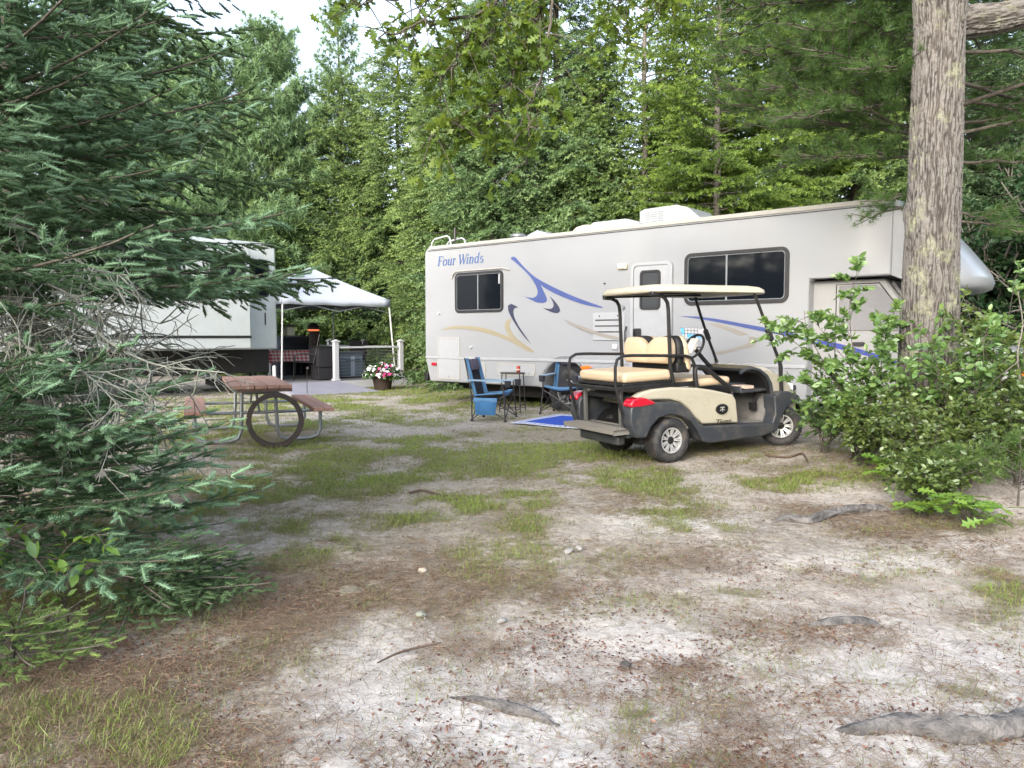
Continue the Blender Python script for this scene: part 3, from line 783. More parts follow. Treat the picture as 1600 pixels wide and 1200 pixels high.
MB().box((1.86, .10, .62), (1.90, .34, .72)).build('headlight', mat('lamp_clear', (.75, .78, .8, 1), .08, coat=.6), cart, 30, bevel=.03)
MB().box((1.86, CW - .34, .62), (1.90, CW - .10, .72)).build('headlight', M['chrome'], cart, 30, bevel=.03)
m = MB(); m.box((1.93, .2, .30), (2.02, CW - .2, .46)); m.build('front_bumper', M['slate'], cart, 30, bevel=.03)
# dash: black arch trim, dark recess, tray
archp = [(.98, .78), (.99, .84), (1.04, .895), (1.12, .93), (1.22, .935), (1.33, .905), (1.43, .84), (1.49, .75), (1.52, .60)]
def dash_trim(Y, s): MB().tube([(x, Y(.07), z) for x, z in archp[2:]], .022, 8).build('dash_trim', M['slate'], cart, 60)
both(dash_trim)
m = MB(); m.prism([(1.20, .93), (1.40, .90), (1.50, .78), (1.54, .62), (1.50, .62), (1.44, .76), (1.34, .86), (1.20, .895)], .09, CW - .09); m.build('dash', M['darkbox'], cart, 40, bevel=.01)
m = MB(); m.box((1.10, .12, .655), (1.53, CW - .12, .69)); m.box((1.09, .12, .655), (1.11, CW - .12, .735)); m.box((1.20, .30, .69), (1.34, .50, .75)); m.build('dash_tray', M['slate'], cart, 30, bevel=.012)
m = MB(); m.prism(rounded(1.16, .70, 1.30, .735, .01), .13, .34); m.build('tray_cards', mat('paper_scraps', (.55, .42, .34, 1), .7, var=.3, vscale=20), cart, 30)
m = MB(); m.tube([(1.46, .25, .66), (1.44, .25, .58), (1.40, .25, .50)], .02); m.box((1.37, .21, .44), (1.42, .29, .52)); m.build('pedal', M['darkbox'], cart, 30)
sw = Matrix.Translation((.98, CW - .36, 1.18)) @ Matrix.Rotation(R(-58), 4, 'Y')
m = MB(); m.tube([sw @ Vector((.165 * math.cos(2 * PI * k / 28), .165 * math.sin(2 * PI * k / 28), 0)) for k in range(28)], .016, 8, closed=True)
st = m.build('steering_wheel', M['darkbox'], cart, 60)
m = MB()
for a in (20, 160, 270): m.bar(sw @ Vector((0, 0, -.01)), sw @ Vector((.16 * math.cos(R(a)), .16 * math.sin(R(a)), 0)), .02, .012)
m.build('spoke', M['bsteel'], st, 30)
m = MB().lathe([(.06, -.01), (.06, .012), (.03, .02)], 18, sw); m.cbox((0, 0, .03), (.20, .13, .008), sw); m.build('clip_board', mat('score_card', (.72, .70, .66, 1), .5), st, 30)
MB().tube([sw @ Vector((0, 0, -.02)), (1.12, CW - .36, 1.04), (1.46, CW - .36, .72)], .026, 8).build('steering_column', M['darkbox'], cart)
# roof shell
def rrect(x0, x1, y0, y1, r, z, dz=0.0):
    pts = rounded(x0, y0, x1, y1, r, 6)
    return [(x, y, z(x)) for x, y in pts]
rz_ = lambda h: (lambda x: 1.845 - .045 * (x + .1) / 1.6 + h)
x0, x1, y0, y1 = -.14, 1.47, .02, CW - .02
rg = [rrect(x0 + .10, x1 - .10, y0 + .10, y1 - .10, .10, rz_(.015)), rrect(x0 + .07, x1 - .07, y0 + .07, y1 - .07, .12, rz_(-.02)), rrect(x0 + .02, x1 - .02, y0 + .02, y1 - .02, .15, rz_(-.035)), rrect(x0, x1, y0, y1, .16, rz_(-.02)),
      rrect(x0 + .004, x1 - .01, y0 + .004, y1 - .004, .16, rz_(.012)), rrect(x0 + .035, x1 - .05, y0 + .035, y1 - .035, .16, rz_(.042)), rrect(x0 + .10, x1 - .14, y0 + .10, y1 - .10, .16, rz_(.058)), rrect(x0 + .28, x1 - .40, y0 + .28, y1 - .28, .16, rz_(.066))]
m = MB(); m.loft(rg); m.build('roof', M['rooft'], cart, 60)
m = MB()
for yy in (.13, CW - .13): m.box((-.05, yy - .02, 1.79), (1.30, yy + .02, 1.81), Matrix.Rotation(0, 4, 'Y'))
m.build('roof_rail', M['bsteel'], cart, 30)
# wheels
for (x, y, near, turn) in ((.02, .11, -1, 0), (.02, CW - .11, 1, 0), (1.685, .12, -1, R(-36)), (1.685, CW - .12, 1, R(-36))):
    wheel_parts(cart, 'wheel', (x, y, .24), .24, .225, .135, rot=(0, 0, turn), spokes=9, near=near)

# ------------------------------------------------------------------ camp chairs, side table, rug
M['fblue'] = mat('light_blue_fabric', C8(76, 118, 156), .8, var=.10, vscale=9, bump=.3, bscale=18, bdist=.01)
M['fblue2'] = mat('mid_blue_fabric', C8(54, 104, 150), .85, var=.12, vscale=9)
M['fblack'] = mat('black_fabric', (.018, .019, .026, 1), .85, var=.2, vscale=9, bump=.3, bscale=20, bdist=.01)
M['fpale'] = mat('pale_blue_grey_fabric', C8(132, 156, 176), .85, var=.1)
M['ftube'] = mat('chair_tube', (.022, .022, .024, 1), .4)
def cloth(m, A, B, C, D, sag=(0, 0, 0), n=10, t=.012, bulge=None):
    """a padded panel over the four corners A B C D (A-B, D-C opposite edges)"""
    A, B, C, D = map(Vector, (A, B, C, D)); sag = Vector(sag)
    nr = (B - A).cross(D - A).normalized() * t
    vs = []
    for s_ in (0, 1):
        for i in range(n + 1):
            for j in range(n + 1):
                u, v = i / n, j / n
                p = (A * (1 - u) + B * u) * (1 - v) + (D * (1 - u) + C * u) * v
                p = p + sag * (4 * u * (1 - u)) * (.45 + .55 * 4 * v * (1 - v))
                vs.append(p + (nr if s_ else -nr * 0))
    k = (n + 1) ** 2; fs = []
    q = lambda s_, i, j: s_ * k + i * (n + 1) + j
    for i in range(n):
        for j in range(n):
            fs += [(q(0, i, j), q(0, i + 1, j), q(0, i + 1, j + 1), q(0, i, j + 1)), (q(1, i, j), q(1, i, j + 1), q(1, i + 1, j + 1), q(1, i + 1, j))]
    for i in range(n):
        fs += [(q(0, i, 0), q(1, i, 0), q(1, i + 1, 0), q(0, i + 1, 0)), (q(0, i, n), q(0, i + 1, n), q(1, i + 1, n), q(1, i, n)),
               (q(0, 0, i), q(0, 0, i + 1), q(1, 0, i + 1), q(1, 0, i)), (q(0, n, i), q(1, n, i), q(1, n, i + 1), q(0, n, i + 1))]
    return m.add(vs, fs)

def camp_chair(label, loc, rz, head='fblack', hang=1):
    t = thing('camp_chair', label, 'camp chair', loc, rz, 'folding camp chairs by the motorhome')
    w = .27
    # seat, backrest with blue wings, head pillow
    cloth(MB(), (.26, -w, .43), (.26, w, .43), (-.20, w, .36), (-.20, -w, .36), (0, 0, -.06)).build('seat', M['fblack'], t, 60)
    m = MB(); cloth(m, (.28, -w, .445), (.28, w, .445), (.20, w, .44), (.20, -w, .44), (0, 0, -.06), t=.03)
    cloth(m, (.27, -w - .01, .44), (.27, -w + .07, .43), (-.20, -w + .07, .37), (-.20, -w - .01, .40), t=.018)
    cloth(m, (.27, w - .07, .43), (.27, w + .01, .44), (-.20, w + .01, .40), (-.20, w - .07, .37), t=.018)
    m.build('seat_border', M['fblue'], t, 60)
    cloth(MB(), (-.20, -w + .05, .38), (-.20, w - .05, .38), (-.34, w - .05, .97), (-.34, -w + .05, .97), (-.05, 0, 0)).build('backrest', M['fblack'], t, 60)
    for s_ in (-1, 1):
        m = MB(); cloth(m, (-.20, s_ * (w - .04), .38), (-.15, s_ * (w + .0), .40), (-.30, s_ * (w + .0), 1.0), (-.345, s_ * (w - .04), .98), (-.02, 0, 0), t=.02)
        m.build('back_border', M['fblue'], t, 60)
    m = MB(); cloth(m, (-.275, -w + .09, .80), (-.275, w - .09, .80), (-.315, w - .09, .97), (-.315, -w + .09, .97), (.03, 0, 0), t=.03); m.build('head_pillow', mat('purple_grey_fabric', (.085, .075, .11, 1), .85, var=.15), t, 60)
    for s_ in (-1, 1):
        MB().tube([(-.23, s_ * .30, .02), (-.24, s_ * .285, .40), (-.36, s_ * .275, 1.0)], .011, 8).build('leg', M['ftube'], t)
        MB().tube([(.33, s_ * .33, .02), (.30, s_ * .30, .35), (.28, s_ * .30, .60)], .011, 8).build('leg', M['ftube'], t)
        m = MB(); m.tube([(.33, s_ * .33, .03), (.02, s_ * .31, .22), (-.24, s_ * .285, .42)], .009, 6); m.tube([(-.23, s_ * .30, .03), (.05, s_ * .31, .22), (.30, s_ * .29, .41)], .009, 6); m.build('side_brace', M['ftube'], t)
        m = MB(); m.cbox((.33, s_ * .33, .012), (.05, .035, .03)); m.cbox((-.23, s_ * .30, .012), (.05, .035, .03)); m.build('foot', M['black'], t, 30, bevel=.006)
        m = MB(); cloth(m, (.29, s_ * .34, .625), (.29, s_ * .25, .625), (-.31, s_ * .25, .635), (-.31, s_ * .34, .635), (0, 0, 0), t=.022)
        for k in range(0): pass
        am = m.build('armrest', M['fpale'], t, 60)
        m = MB().lathe([(.042, 0), (.05, .10), (.053, .10), (.05, .005)], 16, Matrix.Translation((.36, s_ * .29, .54))); m.build('cup_holder', M['fblack'], t)
    m = MB(); m.tube([(.33, -.33, .04), (.29, 0, .22), (.28, .30, .40)], .009, 6); m.tube([(.33, .33, .04), (.29, 0, .23), (.28, -.30, .40)], .009, 6); m.build('front_brace', M['ftube'], t)
    m = MB(); m.tube([(-.23, -.30, .04), (-.24, 0, .22), (-.25, .29, .40)], .009, 6); m.tube([(-.23, .30, .04), (-.24, 0, .23), (-.25, -.29, .40)], .009, 6); m.build('rear_brace', M['ftube'], t)
    m = MB(); cloth(m, (.16, -.325 * hang, .10), (-.16, -.325 * hang, .10), (-.19, -.325 * hang, .37), (.19, -.325 * hang, .37), (0, -.05 * hang, 0), t=.015); po = m.build('side_pouch', M['fblue2'], t, 60)
    m = MB(); cloth(m, (.195, -.343 * hang, .30), (-.195, -.343 * hang, .30), (-.195, -.335 * hang, .37), (.195, -.335 * hang, .37), (0, -.03 * hang, 0), t=.02); m.build('flap', M['fblue'], po, 60)
    return t
g1 = on_ground(768, 655)
camp_chair('blue and black folding camp chair seen from the side, pouch hanging below its seat', (g1.x, g1.y, gzf(g1.x, g1.y)), R(-16))
g2 = on_ground(884, 645)
camp_chair('blue and black folding camp chair with dark head pillow facing the camera', (g2.x, g2.y, gzf(g2.x, g2.y)), R(246), hang=-1)
g3 = on_ground(801, 643)
tb = thing('side_table', 'small oval folding camp table between the two blue chairs', 'side table', (g3.x, g3.y, gzf(g3.x, g3.y)), R(-20))
MB().lathe([(.215, .655), (.225, .665), (.225, .68), (.215, .685), (.02, .685)], 28, Matrix.Diagonal((1, .75, 1, 1))).build('tabletop', mat('dark_tabletop', (.06, .055, .052, 1), .5), tb, 40)
for sx in (-1, 1):
    for sy in (-1, 1):
        MB().tube([(sx * .16, sy * .10, .66), (sx * .19, sy * .14, .0)], .010, 8).build('leg', M['ftube'], tb)
m = MB()
for sy in (-1, 1): m.tube([(-.187, sy * .135, .06), (.187, sy * .135, .06)], .008, 6)
for sx in (-1, 1): m.tube([(sx * .182, -.13, .12), (sx * .182, .13, .12)], .008, 6)
m.build('stretcher', M['ftube'], tb)
can = thing('drink_can', 'small red drink can standing on the oval camp table', 'can', (g3.x + .10, g3.y - .02, gzf(g3.x, g3.y) + .686))
MB().lathe([(.027, 0), (.033, .008), (.033, .095), (.028, .11), (.02, .112)], 20).build('can_body', mat('can_red', (.35, .03, .02, 1), .3, metal=.3), can, 40)
MB().lathe([(.0335, .035), (.0335, .06)], 20).build('can_band', mat('can_cream', (.65, .5, .35, 1), .4), can, 40)
# rug
ra = on_ground(796, 662); rb = on_ground(940, 674)
rx = (rb - ra); rx.z = 0; rx.normalize(); ry = Vector((-rx.y, rx.x, 0))
rug = thing('outdoor_rug', 'bright blue outdoor rug with white patterned border lying beside the golf cart', 'rug', (ra.x, ra.y, gzf(ra.x, ra.y) + .012), math.atan2(rx.y, rx.x))
def rugsheet(x0, y0, x1, y1, z):
    n = 14; vs, fs = [], []
    for i in range(n + 1):
        for j in range(n + 1):
            x, y = x0 + (x1 - x0) * i / n, y0 + (y1 - y0) * j / n
            wx, wy = ra.x + rx.x * x + ry.x * y, ra.y + rx.y * x + ry.y * y
            vs.append((x, y, z + gzf(wx, wy) - gzf(ra.x, ra.y) + .006 * math.sin(x * 5 + y * 3)))
    for i in range(n):
        for j in range(n): fs.append((i * (n + 1) + j, (i + 1) * (n + 1) + j, (i + 1) * (n + 1) + j + 1, i * (n + 1) + j + 1))
    return MB().add(vs, fs)
RL, RWd = 2.6, 1.25
rugsheet(0, 0, RL, RWd, 0).build('border', mat('rug_white', C8(208, 212, 222), .9), rug, 60)
rugsheet(.17, .17, RL - .17, RWd - .17, .004).build('field', mat('rug_blue', C8(26, 68, 165), .9, var=.12), rug, 60)
pt = MB()
for k in range(26):
    x = .06 + k * (RL - .1) / 26
    for y in (.085, RWd - .085):
        wx, wy = ra.x + rx.x * x + ry.x * y, ra.y + rx.y * x + ry.y * y
        z = .004 + gzf(wx, wy) - gzf(ra.x, ra.y) + .006 * math.sin(x * 5 + y * 3) + .003
        pt.add([(x - .035, y, z), (x, y - .05, z), (x + .035, y, z), (x, y + .05, z)], [(0, 1, 2, 3)])
for k in range(11):
    y = .2 + k * (RWd - .4) / 10
    for x in (.085, RL - .085):
        wx, wy = ra.x + rx.x * x + ry.x * y, ra.y + rx.y * x + ry.y * y
        z = .004 + gzf(wx, wy) - gzf(ra.x, ra.y) + .006 * math.sin(x * 5 + y * 3) + .003
        pt.add([(x - .05, y, z), (x, y - .035, z), (x + .05, y, z), (x, y + .035, z)], [(0, 1, 2, 3)])
pt.build('border_pattern', mat('rug_grey', C8(128, 150, 205), .9), rug, 0)

# ------------------------------------------------------------------ picnic table and steel hoop
M['wood'] = mat('weathered_pink_plank', C8(158, 122, 107), .75, var=.10, vscale=5, dirt=(.26, .18, .15, 1), dscale=5, damt=.5, bump=.3, bscale=30)
M['wood2'] = mat('dark_plank_edge', (.085, .055, .042, 1), .8, var=.2)
pa = on_z(457, 601, .75); pb = on_z(426, 586, .75)
ax = Vector((pb.x - pa.x, pb.y - pa.y, 0)).normalized(); side_v = Vector((-ax.y, ax.x, 0))     # to the left of the long axis
LEN = 2.35
pc = Vector((pa.x, pa.y, 0)) + ax * LEN / 2 + side_v * .37
pt_ = thing('picnic_table', 'wooden picnic table on galvanised tube legs beside the spruce', 'picnic table', (pc.x, pc.y, gzf(pc.x, pc.y)), math.atan2(ax.y, ax.x))
def planks(y0, y1, z, n):
    m = MB(); w_ = (y1 - y0) / n
    for i in range(n): m.box((-LEN / 2, y0 + i * w_ + .004, z - .045), (LEN / 2, y0 + (i + 1) * w_ - .004, z + .003 * (i % 2)))
    return m
planks(-.37, .37, .75, 5).build('tabletop', M['wood'], pt_, 30, bevel=.006)
for x in (-.8, 0, .8): MB().box((x - .03, -.34, .66), (x + .03, .34, .704)).build('cleat', M['wood2'], pt_, 30)
MB().box((-LEN / 2 + .004, -.366, .668), (-LEN / 2 + .03, .366, .704)).build('end_board', M['wood2'], pt_, 30)
for s_ in (-1, 1):
    planks(s_ * .75 - .13, s_ * .75 + .13, .45, 2).build('bench', M['wood'], pt_, 30, bevel=.006)
for x in (-.78, .78):
    for s_ in (-1, 1):
        P = [(x, s_ * .20, .68), (x, s_ * .22, .15), (x, s_ * .26, .06), (x, s_ * .34, .03), (x, s_ * .62, .03), (x, s_ * .72, .06), (x, s_ * .76, .14), (x, s_ * .76, .40)]
        MB().tube(P, .024, 10).build('leg', M['steel'], pt_, 60)
    m = MB(); m.tube([(x, -.76, .39), (x, -.22, .385), (x, .22, .385), (x, .76, .39)], .02, 8); m.bar((x, -.2, .64), (x, .2, .64), .04, .05); m.build('cross_bar', M['steel'], pt_, 60)
    sgn = 1 if x < 0 else -1
    m = MB(); m.tube([(x, 0, .39), (x + sgn * .5, 0, .66)], .016, 8); m.build('brace', M['steel'], pt_, 60)
hc = on_ground(431, 699)
hoop = thing('steel_hoop', 'rusty brown steel hoop standing on edge against the picnic table', 'steel hoop', (hc.x, hc.y, gzf(hc.x, hc.y)), 0)
HR = .335
hm = Matrix.Translation((0, 0, HR * .985)) @ Matrix.Rotation(R(18), 4, 'Z') @ Matrix.Rotation(R(90 - 5), 4, 'X')
m = MB()
m.lathe([(HR - .055, -.015), (HR - .05, .0), (HR - .02, .0), (HR - .018, -.02), (HR, -.02), (HR, .012), (HR - .004, .02), (HR - .058, .02)], 72, hm, closed=True)
M['rust'] = mat('rusty_iron', (.026, .019, .016, 1), .65, var=.35, vscale=14, dirt=(.075, .04, .026, 1), dscale=7, damt=.5)
m.build('front_ring', M['rust'], hoop, 40)
m = MB(); m.lathe([(HR - .055, -.19), (HR - .02, -.19), (HR - .018, -.175), (HR, -.175), (HR, -.16), (HR - .058, -.16)], 72, hm, closed=True); m.build('back_ring', M['rust'], hoop, 40)
m = MB(); m.lathe([(HR - .034, -.16), (HR - .026, -.16), (HR - .026, -.015), (HR - .034, -.015)], 72, hm, closed=True); m.build('band', M['rust'], hoop, 40)

# ------------------------------------------------------------------ deck with ramp and cable rails
DE = Vector((.74, .67, 0)).normalized(); DN = Vector((-DE.y, DE.x, 0)); DA = math.atan2(DE.y, DE.x)
DP = on_z(523.5, 595, .22); DP.z = 0            # foot of the first rail post
dk = thing('deck', 'low grey deck with white fascia, white posts and cable rails under the canopy', 'deck', (DP.x, DP.y, 0), DA)
M['deckg'] = mat('grey_decking', C8(118, 116, 118), .7, var=.10, vscale=2, dirt=(.10, .09, .08, 1), dscale=3, damt=.4)
M['ramp'] = mat('grey_ramp_carpet', C8(136, 136, 148), .9, var=.08, vscale=3, bump=.3, bscale=80, bdist=.005)
m = MB()
for i in range(30): m.box((-1.9, -.12 + i * .14, .19), (2.20, -.12 + i * .14 + .134, .22))
m.build('boards', M['deckg'], dk, 30, bevel=.004)
m = MB(); m.box((-.02, -.16, .03), (2.24, -.125, .215)); m.box((2.205, -.125, .03), (2.24, 4.0, .215)); m.build('fascia', M['white'], dk, 30, bevel=.004)
m = MB(); m.box((-1.8, 0.0, .02), (2.1, 3.9, .185)); m.build('frame', M['under'], dk, 0)
def rpost(x, y, h=.98):
    m = MB(); m.box((x - .06, y - .06, .22), (x + .06, y + .06, .22 + h)); p = m.build('rail_post', M['white'], dk, 30, bevel=.006)
    c = MB(); c.box((x - .085, y - .085, .22 + h), (x + .085, y + .085, .245 + h)); c.add([(x - .07, y - .07, .245 + h), (x + .07, y - .07, .245 + h), (x + .07, y + .07, .245 + h), (x - .07, y + .07, .245 + h), (x, y, .29 + h)], [(0, 1, 4), (1, 2, 4), (2, 3, 4), (3, 0, 4), (3, 2, 1, 0)]); c.build('cap', M['white'], p, 30)
    c = MB(); c.box((x - .085, y - .085, .22), (x + .085, y + .085, .27)); c.build('collar', M['white'], p, 30, bevel=.006)
def rail(x0, y0, x1, y1):
    a, b = Vector((x0, y0, 0)), Vector((x1, y1, 0)); d = (b - a).normalized() * .06; a += d; b -= d
    MB().bar(a + Vector((0, 0, 1.06)), b + Vector((0, 0, 1.06)), .07, .045).build('top_rail', M['white'], dk, 30, bevel=.006)
    m = MB()
    for k in range(9): m.tube([a + Vector((0, 0, .32 + .08 * k)), b + Vector((0, 0, .32 + .08 * k))], .005, 5)
    m.build('cables', M['steel'], dk)
rpost(.03, 0); rpost(1.98, 0); rpost(1.98, 1.9); rpost(1.98, 3.85); rpost(-1.75, 3.85); rpost(.1, 3.85)
rail(.03, 0, 1.98, 0); rail(1.98, 0, 1.98, 1.9); rail(1.98, 1.9, 1.98, 3.85); rail(-1.75, 3.85, .1, 3.85); rail(.1, 3.85, 1.98, 3.85)
m = MB(); m.add([(-1.75, -.13, .222), (.02, -.13, .222), (.42, -1.45, .012), (-1.75, -1.35, .012), (-1.75, -.13, .10), (.02, -.13, .10), (.42, -1.45, -.05), (-1.75, -1.35, -.05)], [(0, 3, 2, 1), (4, 5, 6, 7), (0, 1, 5, 4), (1, 2, 6, 5), (2, 3, 7, 6), (3, 0, 4, 7)])
m.build('ramp', M['ramp'], dk, 30)
def dpt(x, y, z=.222): return Vector((DP.x, DP.y, 0)) + DE * x + DN * y + Vector((0, 0, z))

# ------------------------------------------------------------------ pop-up canopy
FR = Vector((-3.27, 20.9, 0)) + DN * .05
cl = FR - DE * 3.12
cn = thing('canopy_tent', 'white pop-up canopy tent standing on the deck', 'canopy', (cl.x, cl.y, 0), DA)
M['canvas'] = mat('canopy_fabric', (.46, .50, .57, 1), .7, var=.02, bump=.12, bscale=1.6, bdist=.03)
S_ = 3.12
n = 16
EZ, PZ = 2.32, 3.22
rings_ = []
for k in range(15):
    a = 1 - k / 14 * .985; hs_ = S_ / 2 * a; rg_ = []
    for c0, c1 in (((-1, -1), (1, -1)), ((1, -1), (1, 1)), ((1, 1), (-1, 1)), ((-1, 1), (-1, -1))):
        for q_ in range(8):
            u_ = q_ / 8; bow = 4 * u_ * (1 - u_)
            x_ = c0[0] * (1 - u_) + c1[0] * u_; y_ = c0[1] * (1 - u_) + c1[1] * u_
            rg_.append((S_ / 2 + x_ * hs_, S_ / 2 + y_ * hs_, EZ + (PZ - EZ) * (1 - a) - .045 * bow * a - .03 * math.sin(PI * a)))
    rings_.append(rg_)
tm_ = MB(); tm_.loft(rings_, cap=False); tm_.add(rings_[-1], [tuple(range(32))])
top = tm_.build('canopy_top', M['canvas'], cn, 20)
sm = top.modifiers.new('thick', 'SOLIDIFY'); sm.thickness = .006; sm.offset = -1
m = MB()
for a, b in (((0, 0), (S_, 0)), ((S_, 0), (S_, S_)), ((S_, S_), (0, S_)), ((0, S_), (0, 0))):
    vs, fs = [], []
    k = 16
    a, b = Vector((a[0], a[1], 0)), Vector((b[0], b[1], 0)); nr = Vector(((b - a).y, -(b - a).x, 0)).normalized()
    for i in range(k + 1):
        p = a.lerp(b, i / k); o = nr * (.012 + .006 * math.sin(i * 1.7))
        e = abs(i / k - .5) * 2
        vs += [tuple(p + nr * .004 + Vector((0, 0, EZ + .015 - .05 * (1 - e)))), tuple(p + o + Vector((0, 0, EZ - .19 + .012 * math.sin(i * 1.3))))]
    for i in range(k): fs.append((2 * i, 2 * i + 1, 2 * i + 3, 2 * i + 2))
    m.add(vs, fs)
va = m.build('valance', M['canvas'], cn, 40)
sm = va.modifiers.new('thick', 'SOLIDIFY'); sm.thickness = .005
ctr = Vector((S_ / 2, S_ / 2, 0))
for cx, cy_ in ((.03, .03), (S_ - .03, .03), (S_ - .03, S_ - .03), (.03, S_ - .03)):
    o = (Vector((cx, cy_, 0)) - ctr).normalized() * .17
    MB().bar((cx, cy_, EZ - .02), (cx + o.x, cy_ + o.y, .22 if cx > 1 or cy_ > 1 else .225), .035, .035).build('pole', M['white'], cn, 30)
m = MB()
for a, b in (((0.05, 0.05), (S_ - .05, .05)), ((S_ - .05, .05), (S_ - .05, S_ - .05)), ((S_ - .05, S_ - .05), (.05, S_ - .05)), ((.05, S_ - .05), (.05, .05))):
    a, b = Vector((*a, 0)), Vector((*b, 0)); c = a.lerp(b, .5)
    for p, q in ((a, c), (c, b)):
        m.bar(p + Vector((0, 0, EZ - .04)), q + Vector((0, 0, EZ - .34)), .02, .025); m.bar(p + Vector((0, 0, EZ - .34)), q + Vector((0, 0, EZ - .04)), .02, .025)
for cx, cy_ in ((.05, .05), (S_ - .05, .05), (S_ - .05, S_ - .05), (.05, S_ - .05)): m.bar((cx, cy_, EZ - .03), (ctr.x, ctr.y, PZ - .08), .02, .025)
m.build('truss', M['steel'], cn, 30)

# ------------------------------------------------------------------ things on the deck
p = on_z(470, 573, .30)
tt = thing('patio_table', 'long patio table under a red checked cloth on the deck', 'table', (*dpt(-.10, 2.6)[:2], .222), DA)
m = MB(); m.box((-.75, -.42, .69), (.75, .42, .72)); m.build('tabletop', M['darkbox'], tt, 30)
for sx in (-1, 1):
    for sy in (-1, 1): MB().tube([(sx * .68, sy * .36, 0), (sx * .66, sy * .34, .69)], .02, 8).build('leg', M['bsteel'], tt)
ck = bpy.data.materials.new('red_check'); ck.use_nodes = True
nn, ll = ck.node_tree.nodes, ck.node_tree.links
tc = nn.new('ShaderNodeTexCoord'); sep = nn.new('ShaderNodeSeparateXYZ'); ll.new(tc.outputs['Object'], sep.inputs[0])
def stripe(i):
    a = nn.new('ShaderNodeMath'); a.operation = 'MULTIPLY'; a.inputs[1].default_value = 11.0; ll.new(sep.outputs[i], a.inputs[0])
    b = nn.new('ShaderNodeMath'); b.operation = 'FRACT'; ll.new(a.outputs[0], b.inputs[0])
    c = nn.new('ShaderNodeMath'); c.operation = 'GREATER_THAN'; c.inputs[1].default_value = .5; ll.new(b.outputs[0], c.inputs[0]); return c
ax_ = nn.new('ShaderNodeMath'); ax_.operation = 'ADD'; ll.new(sep.outputs[0], ax_.inputs[0]); ll.new(sep.outputs[1], ax_.inputs[1])
s1 = stripe(2); a1 = nn.new('ShaderNodeMath'); a1.operation = 'MULTIPLY'; a1.inputs[1].default_value = 9.0; ll.new(ax_.outputs[0], a1.inputs[0])
b1 = nn.new('ShaderNodeMath'); b1.operation = 'FRACT'; ll.new(a1.outputs[0], b1.inputs[0]); c1 = nn.new('ShaderNodeMath'); c1.operation = 'GREATER_THAN'; c1.inputs[1].default_value = .5; ll.new(b1.outputs[0], c1.inputs[0])
sm_ = nn.new('ShaderNodeMath'); sm_.operation = 'ADD'; ll.new(s1.outputs[0], sm_.inputs[0]); ll.new(c1.outputs[0], sm_.inputs[1])
hf = nn.new('ShaderNodeMath'); hf.operation = 'MULTIPLY'; hf.inputs[1].default_value = .5; ll.new(sm_.outputs[0], hf.inputs[0])
rp = nn.new('ShaderNodeValToRGB'); rp.color_ramp.elements[0].color = (.62, .56, .55, 1); rp.color_ramp.elements[1].color = (.42, .03, .05, 1); ll.new(hf.outputs[0], rp.inputs[0]); ll.new(rp.outputs[0], nn['Principled BSDF'].inputs['Base Color']); nn['Principled BSDF'].inputs['Roughness'].default_value = .85
tcl = MB()
ringz = []
for z, e in ((.735, .0), (.728, .03), (.60, .05), (.42, .07)):
    rg_ = []
    for k in range(48):
        t = 2 * PI * k / 48; c, s_ = math.cos(t), math.sin(t)
        x = (.78 + e) * math.copysign(abs(c) ** .25, c); y = (.45 + e) * math.copysign(abs(s_) ** .25, s_)
        w_ = 0 if z > .7 else .025 * math.sin(k * 1.9)
        rg_.append((x + w_ * c, y + w_ * s_, z + (0 if z > .5 else .02 * math.sin(k * 1.1))))
    ringz.append(rg_)
tcl.loft(ringz, cap=False); tcl.add(ringz[0], [tuple(range(48))])
clo = tcl.build('tablecloth', ck, None, 50); clo.location = tt.location; clo.rotation_euler = tt.rotation_euler
tag(clo, 'red and white checked tablecloth hanging over the patio table', 'tablecloth')

M['sling'] = mat('dark_sling', (.014, .014, .018, 1), .8)
def patio_chair(label, loc, rz, back=.68):
    t = thing('patio_chair', label, 'patio chair', loc, rz, 'dark patio chairs on the deck')
    cloth(MB(), (.24, -.25, .47), (.24, .25, .47), (-.22, .25, .44), (-.22, -.25, .44), (0, 0, -.02), 6).build('seat', M['sling'], t, 60)
    cloth(MB(), (-.22, -.25, .46), (-.22, .25, .46), (-.36, .25, .46 + back), (-.36, -.25, .46 + back), (-.03, 0, 0), 6).build('backrest', M['sling'], t, 60)
    for s_ in (-1, 1):
        MB().tube([(-.37, s_ * .265, .46 + back), (-.22, s_ * .265, .45), (.26, s_ * .265, .48), (.30, s_ * .265, .0)], .013, 8).build('leg', M['bsteel'], t)
        MB().tube([(-.33, s_ * .265, .0), (-.20, s_ * .265, .44)], .013, 8).build('leg', M['bsteel'], t)
        MB().tube([(-.27, s_ * .27, .66), (.10, s_ * .28, .68), (.27, s_ * .27, .64), (.28, s_ * .265, .45)], .014, 8).build('armrest', M['bsteel'], t)
    return t
a = dpt(-.40, .78); patio_chair('dark sling patio chair turned sideways beside the checked table', a, DA + R(150), .72)
a = dpt(1.58, 1.75); patio_chair('dark patio chair standing behind the cable rail', a, DA + R(215), .55)
a = dpt(.04, .55)
bx = thing('storage_cabinet', 'black storage cabinet just behind the first white post', 'cabinet', a, DA)
MB().box((-.33, -.25, .34), (.22, .25, .83)).build('cabinet_body', M['sling'], bx, 30, bevel=.01)
MB().box((-.35, -.27, .83), (.24, .27, .86)).build('lid', M['darkbox'], bx, 30, bevel=.008)
m = MB(); m.box((-.30, -.22, .03), (.20, .22, .34)); m.build('base', M['sling'], bx, 30)
MB().tube([(-.26, -.24, .0), (-.26, -.24, .04)], .02).build('foot', M['black'], bx)
a = dpt(.95, 2.9)
ht = thing('patio_heater', 'tall brown patio heater with glowing orange top', 'patio heater', a, 0)
